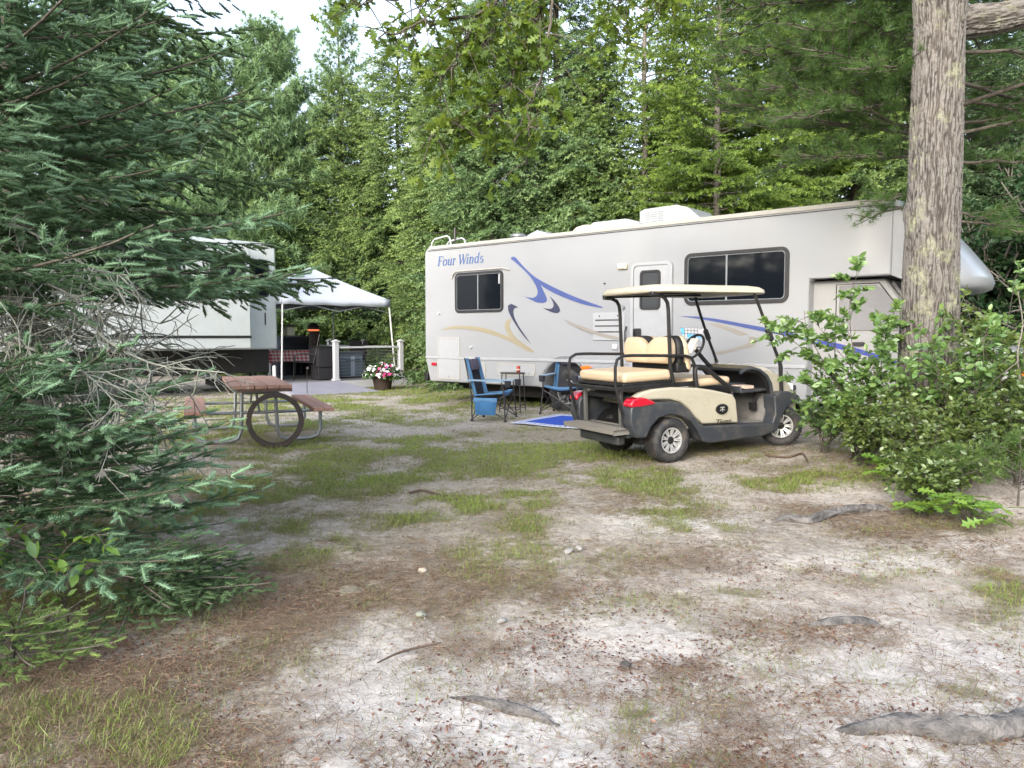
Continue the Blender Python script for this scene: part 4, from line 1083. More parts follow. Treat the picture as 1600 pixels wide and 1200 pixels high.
MB().lathe([(.24, 0), (.24, .05), (.18, .10), (.15, .60), (.125, 1.27)], 20).build('column', mat('brown_iron', (.05, .032, .028, 1), .6), ht, 40)
em = bpy.data.materials.new('glowing_coil'); em.use_nodes = True
em.node_tree.nodes['Principled BSDF'].inputs['Base Color'].default_value = (.7, .2, .1, 1); em.node_tree.nodes['Principled BSDF'].inputs['Emission Color'].default_value = (1, .25, .10, 1); em.node_tree.nodes['Principled BSDF'].inputs['Emission Strength'].default_value = .25
MB().lathe([(.12, 1.27), (.16, 1.28), (.16, 1.315), (.12, 1.32)], 20).build('glowing_ring', em, ht, 40)
MB().lathe([(.145, 1.32), (.16, 1.42), (.08, 1.50), (.01, 1.51)], 20).build('cap', mat('dark_iron', (.03, .022, .022, 1), .6), ht, 40)
a = dpt(.62, 3.5)
gr = thing('covered_grill', 'grill under a dark blue cover behind the checked table', 'grill', a, DA)
m = MB(); rg = []
for z, sx, sy in ((.0, .62, .34), (.5, .60, .32), (.80, .60, .32), (.98, .52, .30), (1.10, .40, .24), (1.14, .2, .12)):
    rg.append([(sx * math.copysign(abs(math.cos(t)) ** .5, math.cos(t)) + .02 * math.sin(5 * t + z * 4), sy * math.copysign(abs(math.sin(t)) ** .5, math.sin(t)), z + .015 * math.sin(7 * t)) for t in (2 * PI * k / 28 for k in range(28))])
m.loft(rg); m.build('cover', mat('navy_cover', (.016, .022, .04, 1), .55, bump=.5, bscale=6, bdist=.03), gr, 50)
m = MB().tube([(-.3, -.335, .62), (.3, -.335, .62)], .012); m.build('strap', M['black'], gr)
a = dpt(1.15, 1.2)
gc = thing('grey_cooler', 'large blue-grey cooler box standing behind the cable rail', 'cooler', a, DA)
MB().box((-.45, -.25, .02), (.25, .25, .62)).build('cooler_body', mat('blue_grey_plastic', (.10, .13, .17, 1), .45, var=.1), gc, 30, bevel=.03)
MB().box((-.47, -.27, .625), (.27, .27, .70)).build('lid', mat('dark_lid', (.05, .06, .075, 1), .45), gc, 30, bevel=.02)
MB().box((-.14, -.262, .05), (-.02, -.248, .58)).build('pale_strap', mat('pale_strap', (.30, .36, .45, 1), .5), gc, 0)
MB().tube([(-.3, -.27, .5), (-.3, -.31, .48), (.1, -.31, .48), (.1, -.27, .5)], .012).build('handle', M['bsteel'], gc)
# lantern hanging from the canopy truss
a = at(452, 517, 20.6)
ln = thing('hanging_lantern', 'cream lantern hanging under the left edge of the canopy', 'lantern', a, DA)
MB().box((-.11, -.11, -.12), (.11, .11, .10)).build('lantern_body', mat('cream_glass', (.55, .54, .44, 1), .4), ln, 30, bevel=.01)
m = MB(); m.box((-.20, -.20, -.15), (.20, .20, -.125)); m.add([(-.17, -.17, .105), (.17, -.17, .105), (.17, .17, .105), (-.17, .17, .105), (0, 0, .19)], [(0, 1, 4), (1, 2, 4), (2, 3, 4), (3, 0, 4), (3, 2, 1, 0)])
m.build('lantern_frame', mat('lantern_wood', (.16, .17, .12, 1), .6), ln, 30)
MB().tube([(0, 0, .18), (0, 0, EZ - .1 - a.z)], .006, 5).build('hanging_wire', M['bsteel'], ln)
# flower tub
a = on_ground(598, 609)
tub = thing('flower_tub', 'dark wooden tub of white and magenta petunias in front of the deck', 'flower tub', (a.x, a.y, gzf(a.x, a.y)), 0)
MB().lathe([(.20, 0), (.25, .28), (.265, .30), (.265, .32), (.24, .32), (.235, .29), (.01, .28)], 24).build('tub', mat('dark_tub', (.035, .022, .017, 1), .7, var=.3), tub, 40)
rs = np.random.RandomState(3)
def ball_pts(n, r, flat=1.0):
    d = norm(rs.randn(n, 3)); d[:, 2] = np.abs(d[:, 2]) * flat
    return d * r * (0.75 + .3 * rs.rand(n, 1)), d
flt = np.array([(0, 0, 0)] + [((1 if k % 2 == 0 else .62) * math.cos(2 * PI * k / 10), (1 if k % 2 == 0 else .62) * math.sin(2 * PI * k / 10), .25) for k in range(10)], float)
flf = np.array([(0, 1 + k, 1 + (k + 1) % 10) for k in range(10)])
def flowers(name, mt, n, cx, rr):
    P, D = ball_pts(n, 1.0)
    P = P * np.array([rr[0], rr[1], rr[2]]) + np.array(cx)
    Dn = norm(D + .5 * rs.randn(n, 3))
    up = Dn
    X = norm(np.cross(Dn, rs.randn(n, 3)))
    V, F, v = scatter(flt, flf, np.zeros(len(flt)), P, X, up, np.full(n, .05) * (.7 + .5 * rs.rand(n)), rs.rand(n))
    tri_mesh(name, V, F, mt, tub, v)
lf = leafmat('flower_leaf', (.02, .05, .015, 1), (.05, .12, .03, 1), (.12, .22, .06, 1))
lft = np.array([(0, 0, 0), (.5, .22, .08), (1, 0, 0), (.5, -.22, .08)], float); lff = np.array([(0, 1, 2), (0, 2, 3)])
n = 700
P, D = ball_pts(n, 1.0); P = P * np.array([.46, .40, .30]) * .95 + np.array([0, 0, .30])
V, F, v = scatter(lft, lff, np.zeros(4), P, norm(D + .8 * rs.randn(n, 3)), rs.randn(n, 3), .08 + .05 * rs.rand(n), rs.rand(n))
tri_mesh('leaves', V, F, lf, tub, v)
flowers('white_flowers', mat('white_petal', (.74, .72, .76, 1), .6), 150, (0, 0, .32), (.50, .44, .34))
flowers('magenta_flowers', mat('magenta_petal', (.55, .06, .22, 1), .6), 46, (.08, -.22, .36), (.24, .18, .28))
bl_ = np.array([(0, .012, 0), (0, -.012, 0), (.6, .009, .05), (.6, -.009, .05), (1, 0, -.06)], float); blf = np.array([(0, 1, 3), (0, 3, 2), (2, 3, 4)])
n = 46; az = rs.rand(n) * 2 * PI; el = R(35) + R(40) * rs.rand(n)
D = np.stack([np.cos(az) * np.cos(el), np.sin(az) * np.cos(el), np.sin(el)], 1)
V, F, v = scatter(bl_, blf, np.zeros(5), np.zeros((n, 3)) + np.array([-.05, .05, .42]), D, rs.randn(n, 3), .35 + .25 * rs.rand(n), rs.rand(n))
tri_mesh('spiky_grass', V, F, lf, tub, v)
# garden stake by the ramp, short white post by the trailer
a = on_ground(480, 617)
stk = MB(); stk.tube([(0, 0, 0), (0, 0, .55), (.02, 0, .60)], .008, 6); stk.cbox((.02, 0, .62), (.05, .03, .05)); sk = stk.build('garden_light_stake', M['bsteel'], None, 40)
sk.location = (a.x, a.y, gzf(a.x, a.y)); tag(sk, 'thin black garden stake standing in front of the ramp', 'garden stake')
a = dpt(-1.62, -.02, 0)
wp = MB(); wp.box((-.035, -.035, 0), (.035, .035, .62)); wp.add([(-.045, -.045, .62), (.045, -.045, .62), (.045, .045, .62), (-.045, .045, .62), (0, 0, .66)], [(0, 1, 4), (1, 2, 4), (2, 3, 4), (3, 0, 4), (3, 2, 1, 0)])
w_ = wp.build('short_post', M['white'], None, 30); w_.location = (a.x, a.y, 0); tag(w_, 'short white post at the left edge of the ramp', 'post')

# ------------------------------------------------------------------ the other trailer, behind the spruces
TA = R(225)
tr = thing('travel_trailer', 'tall white travel trailer with dark windows half hidden behind the spruces', 'trailer', (-5.81, 19.1, 0), TA)
M['tw'] = mat('trailer_white', (.50, .54, .54, 1), .35, var=.03, dirt=(.35, .36, .33, 1), dscale=2, damt=.25)
m = MB(); m.prism([(0, 1.02), (9, 1.02), (9, 3.62), (.15, 3.62), (.02, 3.52)], -2.4, 0); m.build('trailer_body', M['tw'], tr, 30, bevel=.05, seg=3)
m = MB(); m.box((1.0, 0, 1.05), (5.2, .62, 3.42)); m.build('slide_out', M['tw'], tr, 30, bevel=.03)
m = MB(); m.box((.94, -.0, 1.05), (1.0, .10, 3.45)); m.build('slide_seal', M['black'], tr, 30)
m = MB(); m.box((1.0, .62, 2.20), (5.2, .63, 2.34)); m.box((1.0, .62, 1.30), (5.2, .63, 1.36)); m.build('dark_stripe', M['black'], tr, 0)
m = MB(); m.box((.2, -2.3, .45), (8.8, -.1, 1.02)); m.build('underbody', M['under'], tr, 0)
def twin(x0, z0, x1, z1, y, r=.08):
    f = MB(); ring_prism(f, rounded(x0, z0, x1, z1, r), rounded(x0 + .04, z0 + .04, x1 - .04, z1 - .04, r * .6), y - .005, y + .02); fr_ = f.build('window', M['black'], tr, 40)
    MB().prism(rounded(x0 + .02, z0 + .02, x1 - .02, z1 - .02, r * .6), y - .004, y + .006).build('pane', M['glass'], fr_, 0)
twin(.22, 2.30, .72, 3.20, 0); twin(1.12, 2.66, 1.95, 3.20, .62); twin(2.6, 2.5, 4.4, 3.2, .62)
m = MB(); m.box((.32, .002, 1.62), (.345, .02, 1.92)); m.build('latch', M['black'], tr, 0)
for x in (4.0, 4.9): wheel_parts(tr, 'wheel', (x, -.15, .38), .38, .22, .2, near=1)
m = MB(); m.tube([(.5, -.5, 0), (.5, -.5, 1.0)], .04); m.cbox((.5, -.5, .02), (.25, .25, .04)); m.build('stabiliser', M['bsteel'], tr)

# ------------------------------------------------------------------ ground
BLOB_G = [(600, 850, 330, 110, .32), (1000, 870, 260, 60, .25), (250, 930, 220, 120, .4), (480, 740, 260, 70, .5), (720, 720, 230, 32, 1.3), (600, 745, 260, 30, .8), (560, 661, 85, 9, 1.1), (480, 712, 170, 36, 1.1), (430, 775, 150, 55, .9), (560, 790, 110, 28, .45), (825, 818, 65, 24, .8), (1080, 757, 170, 26, .62), (1250, 745, 80, 18, .4),
          (640, 628, 170, 13, .65), (510, 630, 130, 18, .85), (120, 1120, 190, 60, .22), (250, 1175, 70, 25, .4), (60, 1000, 130, 50, .5), (960, 852, 130, 22, .5), (1015, 800, 80, 16, .3), (1250, 905, 90, 18, .45), (1588, 922, 45, 28, .95),
          (620, 872, 60, 14, .4), (470, 880, 90, 32, .5), (885, 738, 80, 10, .6), (1530, 1080, 60, 12, .35), (1000, 1135, 36, 36, .5), (300, 900, 150, 60, .35), (350, 820, 120, 50, .45), (955, 752, 90, 10, .5), (300, 660, 120, 30, .5), (640, 612, 120, 8, .7), (1120, 930, 120, 14, .3), (700, 760, 170, 22, .55), (560, 730, 150, 20, .6), (620, 690, 60, 8, .5)]
BLOB_L = [(620, 860, 340, 110, .55), (1000, 900, 300, 70, .45), (860, 760, 330, 50, .4), (1250, 860, 260, 60, .5), (1300, 790, 190, 52, .95), (1260, 722, 130, 24, .9), (380, 930, 170, 100, .8), (320, 1045, 110, 60, .9), (180, 1000, 200, 60, .7), (1180, 985, 190, 30, .75), (1450, 845, 170, 50, .8), (780, 840, 130, 28, .5), (640, 925, 130, 30, .5),
          (1400, 900, 150, 30, .5), (800, 1010, 240, 26, .35), (540, 835, 120, 30, .45), (120, 950, 260, 120, .8), (1560, 875, 90, 45, .9), (1080, 722, 180, 18, .7), (820, 690, 160, 14, .4), (600, 820, 300, 50, .3), (1500, 960, 120, 20, .4), (870, 1090, 140, 18, .4), (1050, 1040, 80, 22, .5), (1420, 760, 120, 40, .9), (620, 618, 160, 6, .4)]
BLOB_D = [(680, 800, 430, 110, .62), (900, 676, 320, 26, .75), (560, 700, 330, 40, .5), (1150, 850, 260, 60, .35), (430, 688, 130, 20, .9), (760, 636, 110, 9, .8), (1000, 660, 200, 14, .6), (560, 690, 90, 8, .4), (620, 606, 60, 5, .9), (1080, 708, 130, 14, .7), (1300, 690, 120, 14, .7)]
BLOB_S = [(1080, 815, 130, 16, .9), (1380, 880, 120, 14, .7), (700, 1110, 240, 60, .5), (1420, 1040, 160, 40, .5), (1050, 790, 60, 12, .6)]
def blobs(px, py, B):
    s = np.zeros_like(px)
    for x, y, rx, ry, a in B:
        s = np.maximum(s, a * np.exp(-.95 * (np.hypot((px - x) / rx, (py - y) / ry) ** 2)))
    return s
def masks(x, y):
    P = np.stack([x, y, np.zeros_like(x)], 1)
    px, py, dep = project(P)
    ok = (dep > .8)
    px = np.where(ok, px, 700); py = np.where(ok, py, 2500)
    n1 = fbm(x * 1.6 + 5, y * 1.6 + 9, 4); n2 = fbm(x * 1.1 + 50, y * 1.1 + 3, 4); n3 = fbm(x * 6 + 11, y * 6 + 77, 3)
    G = blobs(px, py, BLOB_G); L = blobs(px, py, BLOB_L); D = blobs(px, py, BLOB_D); S = blobs(px, py, BLOB_S)
    edge = (np.abs(px - 800) > 900) | (dep > 26)
    G = np.where(edge | ~ok, .45, G)
    G = np.clip((G * 1.15 + .17) * (.25 + 1.45 * sstep(.30, .68, n1)) * (.45 + 1.0 * sstep(.3, .65, n3)), 0, 1)
    L = np.clip(L * (.35 + 1.2 * sstep(.32, .62, n2)) + .16 * sstep(.5, .7, n2), 0, 1) * (1 - .55 * S)
    pale = np.clip(S * .9 + sstep(880, 1080, py) * .75 * sstep(380, 640, px), 0, 1) * ok
    return G, L, np.clip(D * (1 - .8 * pale), 0, 1), n1, n3, pale
NU = 540
u = np.linspace(-1, 1, NU)
ux = .945 * np.sinh(5.5 * u); uy = 4.6 + .945 * np.sinh(5.5 * u)
gx, gy = np.meshgrid(ux, uy, indexing='ij')
gx, gy = gx.ravel(), gy.ravel()
near = 1 - sstep(14, 30, np.hypot(gx, gy - 5))
G_, L_, D_, n1_, n3_, pale_ = masks(gx, gy)
micro = (.030 * (fbm(gx * 2.2, gy * 2.2, 3) - .5) + .028 * (fbm(gx * 8 + 3, gy * 8, 3) - .5)) * near
keep_flat = np.maximum(np.exp(-(((gx - 2.3) / 1.3) ** 2 + ((gy - 8.9) / 1.0) ** 2)), np.exp(-(((gx - .6) / 1.2) ** 2 + ((gy - 12) / 1.0) ** 2)))
micro *= 1 - .8 * np.clip(keep_flat * 1.3, 0, 1)
gzv = gz(gx, gy) + micro - .006
ii, jj = np.meshgrid(np.arange(NU - 1), np.arange(NU - 1), indexing='ij')
q = (ii * NU + jj).ravel()
gm = bpy.data.materials.new('sandy_ground'); gm.use_nodes = True
nn, ll = gm.node_tree.nodes, gm.node_tree.links
pb_ = nn['Principled BSDF']; pb_.inputs['Roughness'].default_value = .95; pb_.inputs['Specular IOR Level'].default_value = .15
geo = nn.new('ShaderNodeNewGeometry')
def noise(scale, detail=5, rough=.6, vec=None):
    t = nn.new('ShaderNodeTexNoise'); t.inputs['Scale'].default_value = scale; t.inputs['Detail'].default_value = detail; t.inputs['Roughness'].default_value = rough
    ll.new(vec or geo.outputs['Position'], t.inputs['Vector']); return t.outputs[0]
def rng(v, a, b, c, d):
    t = nn.new('ShaderNodeMapRange'); t.inputs[1].default_value = a; t.inputs[2].default_value = b; t.inputs[3].default_value = c; t.inputs[4].default_value = d; ll.new(v, t.inputs[0]); return t.outputs[0]
def mixc(f, a, b):
    t = nn.new('ShaderNodeMix'); t.data_type = 'RGBA'
    if hasattr(f, 'node'): ll.new(f, t.inputs[0])
    else: t.inputs[0].default_value = f
    for k, v in ((6, a), (7, b)):
        if hasattr(v, 'node'): ll.new(v, t.inputs[k])
        else: t.inputs[k].default_value = v
    return t.outputs[2]
def mth(op, a, b):
    t = nn.new('ShaderNodeMath'); t.operation = op
    for k, v in ((0, a), (1, b)):
        if hasattr(v, 'node'): ll.new(v, t.inputs[k])
        else: t.inputs[k].default_value = v
    return t.outputs[0]
def attr(nm):
    t = nn.new('ShaderNodeAttribute'); t.attribute_name = nm; return t.outputs['Fac']
sand = mixc(rng(noise(1.6, 6), .35, .65, 0, 1), (.40, .36, .31, 1), (.55, .51, .46, 1))
sand = mixc(rng(mth('ADD', attr('pale'), mth('MULTIPLY', mth('SUBTRACT', noise(7, 7, .75), .5), 1.6)), .12, .85, 0, 1), sand, mixc(rng(noise(5, 6, .7), .35, .65, 0, 1), (.52, .492, .465, 1), (.70, .68, .655, 1)))
sand = mixc(rng(noise(38, 6, .75), .40, .62, .42, 0), sand, (.20, .165, .14, 1))
sand = mixc(rng(noise(150, 2), .60, .74, 0, .75), sand, (.66, .63, .60, 1))
lit = mixc(rng(noise(55, 5, .7), .38, .62, 0, 1), (.125, .106, .076, 1), (.29, .252, .195, 1))
soil = mixc(rng(noise(9, 5, .7), .35, .65, 0, 1), (.150, .128, .092, 1), (.265, .235, .175, 1))
gr = mixc(rng(noise(14, 5, .7), .36, .64, 0, 1), (.105, .105, .045, 1), (.25, .22, .12, 1))
brk = mth('SUBTRACT', noise(17, 6, .72), .5)
fl = rng(mth('ADD', attr('litter'), mth('MULTIPLY', brk, 2.2)), .25, .95, 0, .8)
fg = rng(mth('ADD', attr('grass'), mth('MULTIPLY', brk, 1.7)), .22, .95, 0, .8)
fd = rng(mth('ADD', attr('dirt'), mth('MULTIPLY', brk, 1.2)), .2, .8, 0, .85)
c = mixc(fd, sand, soil); c = mixc(fl, c, lit); c = mixc(fg, c, gr)
ll.new(c, pb_.inputs['Base Color'])
bp = nn.new('ShaderNodeBump'); bp.inputs['Strength'].default_value = .7; bp.inputs['Distance'].default_value = .02
ll.new(mth('ADD', noise(26, 7, .72), mth('MULTIPLY', noise(120, 3), .35)), bp.inputs['Height']); ll.new(bp.outputs[0], pb_.inputs['Normal'])
gnd = tri_mesh('ground', np.stack([gx, gy, gzv], 1), np.stack([q, q + NU, q + NU + 1, q + 1], 1), gm, None, None, smooth=True)
for nm, v in (('grass', G_), ('litter', L_), ('dirt', D_), ('pale', pale_)):
    a = gnd.data.attributes.new(nm, 'FLOAT', 'POINT'); a.data.foreach_set('value', v.astype(np.float32))
gnd['kind'] = 'structure'

# grass blades, fallen needles, bark flakes, pebbles: nobody could count them
def sample_ground(rs, n, ylo, yhi, xlo=-120, xhi=1720):
    px = rs.uniform(xlo, xhi, n); py = rs.uniform(ylo, yhi, n)
    y_, x_ = -(py - 600) / 1200, (px - 800) / 1200
    ry = math.cos(PITCH) + y_ * math.sin(PITCH); rz = -math.sin(PITCH) + y_ * math.cos(PITCH)
    t = -CAMZ / rz
    x, y = x_ * t, ry * t
    for _ in range(2):
        t = (gz(x, y) - CAMZ) / rz; x, y = x_ * t, ry * t
    return x, y
rs = np.random.RandomState(21)
def keep_off(x, y):
    """not on the rug, the deck, or through the cart floor"""
    lx = (x - ra.x) * rx.x + (y - ra.y) * rx.y; ly = (x - ra.x) * ry.x + (y - ra.y) * ry.y
    onr = (lx > -.02) & (lx < RL) & (ly > -.02) & (ly < RWd)
    dx = (x - DP.x) * DE.x + (y - DP.y) * DE.y; dy = (x - DP.x) * DN.x + (y - DP.y) * DN.y
    ond = ((dx > -2) & (dx < 2.2) & (dy > -.1)) | ((dx > -2) & (dx < .2) & (dy > -1.3))
    return ~(onr | ond)
X, Y = [], []
for n, a, b in ((400000, 604, 1215), (380000, 604, 830), (110000, 602, 660)):
    x, y = sample_ground(rs, n, a, b); X.append(x); Y.append(y)
X = np.concatenate(X); Y = np.concatenate(Y)
G_, L_, D_, n1_, n3_, pale_g = masks(X, Y)
k = (rs.rand(len(X)) < np.clip(G_ * 1.25 - .07, 0, 1) * .85 * np.clip(np.hypot(X, Y) / 7.5, .22, 1) + .012) & keep_off(X, Y) & (Y < 40)
X, Y, G_, n1_ = X[k], Y[k], G_[k], n1_[k]
n = len(X); d = np.hypot(X, Y)
bt = np.array([(0, -.5, 0), (0, .5, 0), (.55, -.36, .06), (.55, .36, .06), (1, 0, -.08)], float); bf = np.array([(0, 1, 3), (0, 3, 2), (2, 3, 4)])
az = rs.rand(n) * 2 * PI; el = R(8) + R(68) * rs.rand(n)
D = np.stack([np.cos(az) * np.cos(el), np.sin(az) * np.cos(el), np.sin(el)], 1)
Ln = (.018 + .036 * rs.rand(n) ** 2) * (.6 + .7 * G_) * (1 + .5 * (rs.rand(n) < .05)) * np.where((X < -1.0) & (Y < 4.2), .9 + .9 * rs.rand(n) ** 2, 1)
wd = np.maximum(.0026, .00062 * d) * (.7 + .6 * rs.rand(n))
straw = (rs.rand(n) < .42 - .3 * G_ + np.where(Y < 5.5, .15, 0))
var = np.where(straw, .12 * rs.rand(n), .42 + .30 * rs.rand(n) + .35 * (n1_ - .5) + .12 * (G_ - .5) + np.where(Y > 9, .12, 0))
mg = leafmat('grass_blades', (.27, .22, .12, 1), (.145, .18, .05, 1), (.28, .40, .065, 1), .3)
V, F, v = scatter(bt, bf, np.array([-.05, -.05, 0, 0, .06]), np.stack([X, Y, gz(X, Y) - .004], 1), D, rs.randn(n, 3) * .3 + np.array([0, 0, 1]), np.stack([Ln, wd, Ln], 1), var)
tag(tri_mesh('grass', V, F, mg, None, v), kind='stuff')

def flat_bits(name, n_try, ylo, yhi, prob, tpl, tf, Lf, Wf, material, varf, seed, zoff=.004, tilt=.12):
    rs = np.random.RandomState(seed)
    x, y = sample_ground(rs, n_try, ylo, yhi)
    G, L, Dm, n1, n3, pl_ = masks(x, y)
    global n_xy
    n_xy = (x, y)
    k = (rs.rand(n_try) < prob(G, L, y, rs)) & keep_off(x, y) & (y < 22)
    x, y = x[k], y[k]; n = len(x); d = np.hypot(x, y)
    az = rs.rand(n) * 2 * PI
    D = np.stack([np.cos(az), np.sin(az), tilt * rs.randn(n)], 1)
    U = rs.randn(n, 3) * .35 + np.array([0, 0, 1])
    V, F, v = scatter(tpl, tf, np.zeros(len(tpl)), np.stack([x, y, gz(x, y) + zoff], 1), D, U, np.stack([Lf(rs, n), Wf(rs, n, d), Lf(rs, n) * .5], 1), varf(rs, n))
    return tag(tri_mesh(name, V, F, material, None, v), kind='stuff')
nt = np.array([(-.5, -.5, 0), (-.5, .5, 0), (0, -.5, .10), (0, .5, .10), (.5, -.3, 0), (.5, .3, 0)], float); nf = np.array([(0, 1, 3), (0, 3, 2), (2, 3, 5), (2, 5, 4)])
mn = leafmat('dry_needles', (.08, .05, .035, 1), (.20, .135, .09, 1), (.37, .29, .20, 1), .15)
flat_bits('fallen_needles', 200000, 640, 1215, lambda G, L, y, rs: np.clip((.06 + .8 * L + .10 * G) * (.2 + 1.5 * sstep(.38, .66, fbm(n_xy[0] * 1.7 + 8, n_xy[1] * 1.7, 3))), 0, .9), nt, nf, lambda rs, n: .05 + .06 * rs.rand(n), lambda rs, n, d: np.maximum(.0017, .0005 * d), mn, lambda rs, n: .15 + .75 * rs.rand(n), 31)
ft = np.array([(-.5, -.25, 0), (-.15, .5, .12), (.5, .2, -.05), (.2, -.45, .06)], float); ff = np.array([(0, 1, 2), (0, 2, 3)])
mf = leafmat('bark_flakes', (.06, .026, .020, 1), (.135, .060, .042, 1), (.25, .14, .10, 1), .1)
flat_bits('bark_flakes', 60000, 700, 1215, lambda G, L, y, rs: np.clip((.05 + .6 * L + np.where(y < 4.5, .16, 0)) * (.15 + 1.6 * sstep(.42, .68, fbm(rs.rand() + y * 0 + n_xy[0] * 2.3, n_xy[1] * 2.3, 3))), 0, .8) * (1 - .7 * G), ft, ff, lambda rs, n: .010 + .020 * rs.rand(n) ** 1.6, lambda rs, n, d: .006 + .007 * rs.rand(n), mf, lambda rs, n: rs.rand(n), 32, .006, .25)
oc = np.array([(1, 0, 0), (-1, 0, 0), (0, 1, 0), (0, -1, 0), (0, 0, 1), (0, 0, -.6), (.7, .7, .35), (-.6, .6, .4), (-.6, -.7, .35), (.7, -.6, .4)], float)
of = np.array([(0, 6, 4), (6, 2, 4), (2, 7, 4), (7, 1, 4), (1, 8, 4), (8, 3, 4), (3, 9, 4), (9, 0, 4), (0, 5, 6), (6, 5, 2), (2, 5, 7), (7, 5, 1), (1, 5, 8), (8, 5, 3), (3, 5, 9), (9, 5, 0)])
mp_ = leafmat('pebble_grey', (.11, .09, .08, 1), (.28, .25, .22, 1), (.46, .43, .40, 1), .0)
flat_bits('pebbles', 16000, 690, 1215, lambda G, L, y, rs: np.full(len(G), .16) * (1 - .6 * G), oc, of, lambda rs, n: .004 + .006 * rs.rand(n) ** 2.5, lambda rs, n, d: .004 + .006 * rs.rand(n) ** 2, mp_, lambda rs, n: rs.rand(n), 33, .002, .1)

# stones, roots and fallen sticks one can point at
def stone(px, py, s, label, col, seed):
    rs = np.random.RandomState(seed)
    a = on_ground(px, py)
    bm = bmesh.new(); bmesh.ops.create_icosphere(bm, subdivisions=3, radius=1)
    for v_ in bm.verts:
        p = np.array(v_.co); h = 1 + .35 * (fbm(p[0] * 1.3 + seed, p[1] * 1.3 + p[2] * 1.7, 3) - .5) * 2
        v_.co = Vector((p[0] * s[0] * h, p[1] * s[1] * h, p[2] * s[2] * h))
    me = bpy.data.meshes.new('stone'); bm.to_mesh(me); bm.free(); me.shade_smooth(); me.materials.append(col)
    o = bpy.data.objects.new('stone', me); COL.objects.link(o); o.location = (a.x, a.y, gzf(a.x, a.y) + s[2] * .35); o.rotation_euler = (0, 0, seed)
    return tag(o, label, 'stone', 'stones on the sandy ground')
ms1 = mat('pale_stone', (.27, .265, .25, 1), .8, var=.2, vscale=20, bump=.5, bscale=30); ms2 = mat('green_stone', (.22, .24, .20, 1), .8, var=.25, vscale=20); ms3 = mat('dark_stone', (.06, .055, .05, 1), .85, var=.3)
stone(888, 862, (.042, .028, .020), 'pale grey stone in the dry grass, largest of the scattered stones', ms1, 1)
stone(904, 858, (.028, .022, .018), 'small pale stone touching the largest grey stone', ms1, 2)
stone(657, 962, (.026, .022, .016), 'small greenish stone in the trampled grass', ms2, 3)
stone(785, 970, (.030, .018, .010), 'flat pale stone on the open sand', ms1, 4)
stone(977, 1042, (.030, .02, .016), 'small dark stone on the pale sand', ms3, 5)
stone(660, 893, (.03, .022, .018), 'small tan stone lying near the middle of the clearing', mat('tan_stone', (.36, .31, .25, 1), .85, var=.2), 7)

def knobbly(path, rad, n=12, seed=0, amp=.25):
    """a gnarled tube: path points are world points"""
    P = [Vector(p) for p in path]; out = []
    for i in range(len(P) - 1):
        for k in range(8):
            t = k / 8
            a, b, c, d = P[max(i - 1, 0)], P[i], P[i + 1], P[min(i + 2, len(P) - 1)]
            out.append(.5 * ((2 * b) + (c - a) * t + (2 * a - 5 * b + 4 * c - d) * t * t + (3 * b - a - 3 * c + d) * t ** 3))
    out.append(P[-1])
    m_ = len(out)
    rr = []
    for i in range(m_):
        s_ = i / (m_ - 1) * (len(rad) - 1); j = min(int(s_), len(rad) - 2); rr.append((rad[j] * (1 - (s_ - j)) + rad[j + 1] * (s_ - j)))
    mb = MB(); mb.tube(out, rr, n)
    for i, v_ in enumerate(mb.v):
        p = Vector(v_); c = out[min(i // n, m_ - 1)]; k = i % n
        h = 1 + amp * 2 * (float(fbm(np.array([(i // n) * .34 + seed * 7]), np.array([k * 1.3 + seed * 3]), 3)[0]) - .5)
        mb.v[i] = tuple(c + (p - c) * h)
    return mb
M['root'] = mat('grey_root', (.105, .10, .097, 1), .9, var=.45, vscale=16, bump=.9, bscale=38, bdist=.03, dirt=(.27, .255, .24, 1), dscale=9, damt=.8)
def root(pts, rad, label, seed, nm='tree_root'):
    P = []
    for px, py, z in pts:
        a = on_ground(px, py); P.append((a.x, a.y, gzf(a.x, a.y) + z - .004))
    o = knobbly(P, rad, 14, seed, .5).build(nm, M['root'], None, 60)
    return tag(o, label, 'root' if 'root' in nm else 'stick', 'grey roots surfacing in the sand' if 'root' in nm else None)
root([(1205, 815, -.03), (1225, 812, .012), (1262, 816, .02), (1300, 806, .022), (1340, 800, .025), (1378, 797, .01), (1400, 797, -.03)], [.012, .03, .036, .03, .036, .028, .012], 'knotted grey root arching out of the needles near the shrubs', 1)
root([(1255, 982, -.03), (1275, 978, .004), (1320, 974, .008), (1360, 976, .007), (1395, 984, -.03)], [.012, .02, .028, .024, .010], 'flat grey root half buried in sand, between the other two roots on that side', 2)
root([(1295, 1142, -.03), (1330, 1143, .002), (1400, 1138, .012), (1480, 1150, .02), (1560, 1145, .022), (1660, 1130, .02)], [.014, .024, .038, .044, .048, .05], 'thick dark grey root running out of the picture at the lower right', 3)
root([(703, 1084, -.015), (740, 1094, .006), (790, 1108, .010), (830, 1118, .012), (885, 1136, -.02)], [.006, .013, .022, .018, .005], 'slim grey root with split bark alone on the pale sand', 4)
tw = [((1195, 712), (1230, 716), (1252, 710), (1258, 716), (1262, 724)), ((590, 1040), (630, 1022), (690, 1008)), ((640, 772), (660, 768), (690, 776))]
for i, (pp, lb) in enumerate(zip(tw, ('bent brown stick lying on the needles beside the cart', 'thin crooked stick on the sand below the grass', 'short dark stick in the trampled grass'))):
    P = []
    for px, py in pp:
        a = on_ground(px, py); P.append((a.x, a.y, gzf(a.x, a.y) + .012))
    tag(knobbly(P, [.012, .011, .007] if i != 1 else [.003, .006, .004], 8, i + 9, .2).build('fallen_stick', mat('stick_bark', (.10, .07, .05, 1), .85, var=.3), None, 60), lb, 'stick')

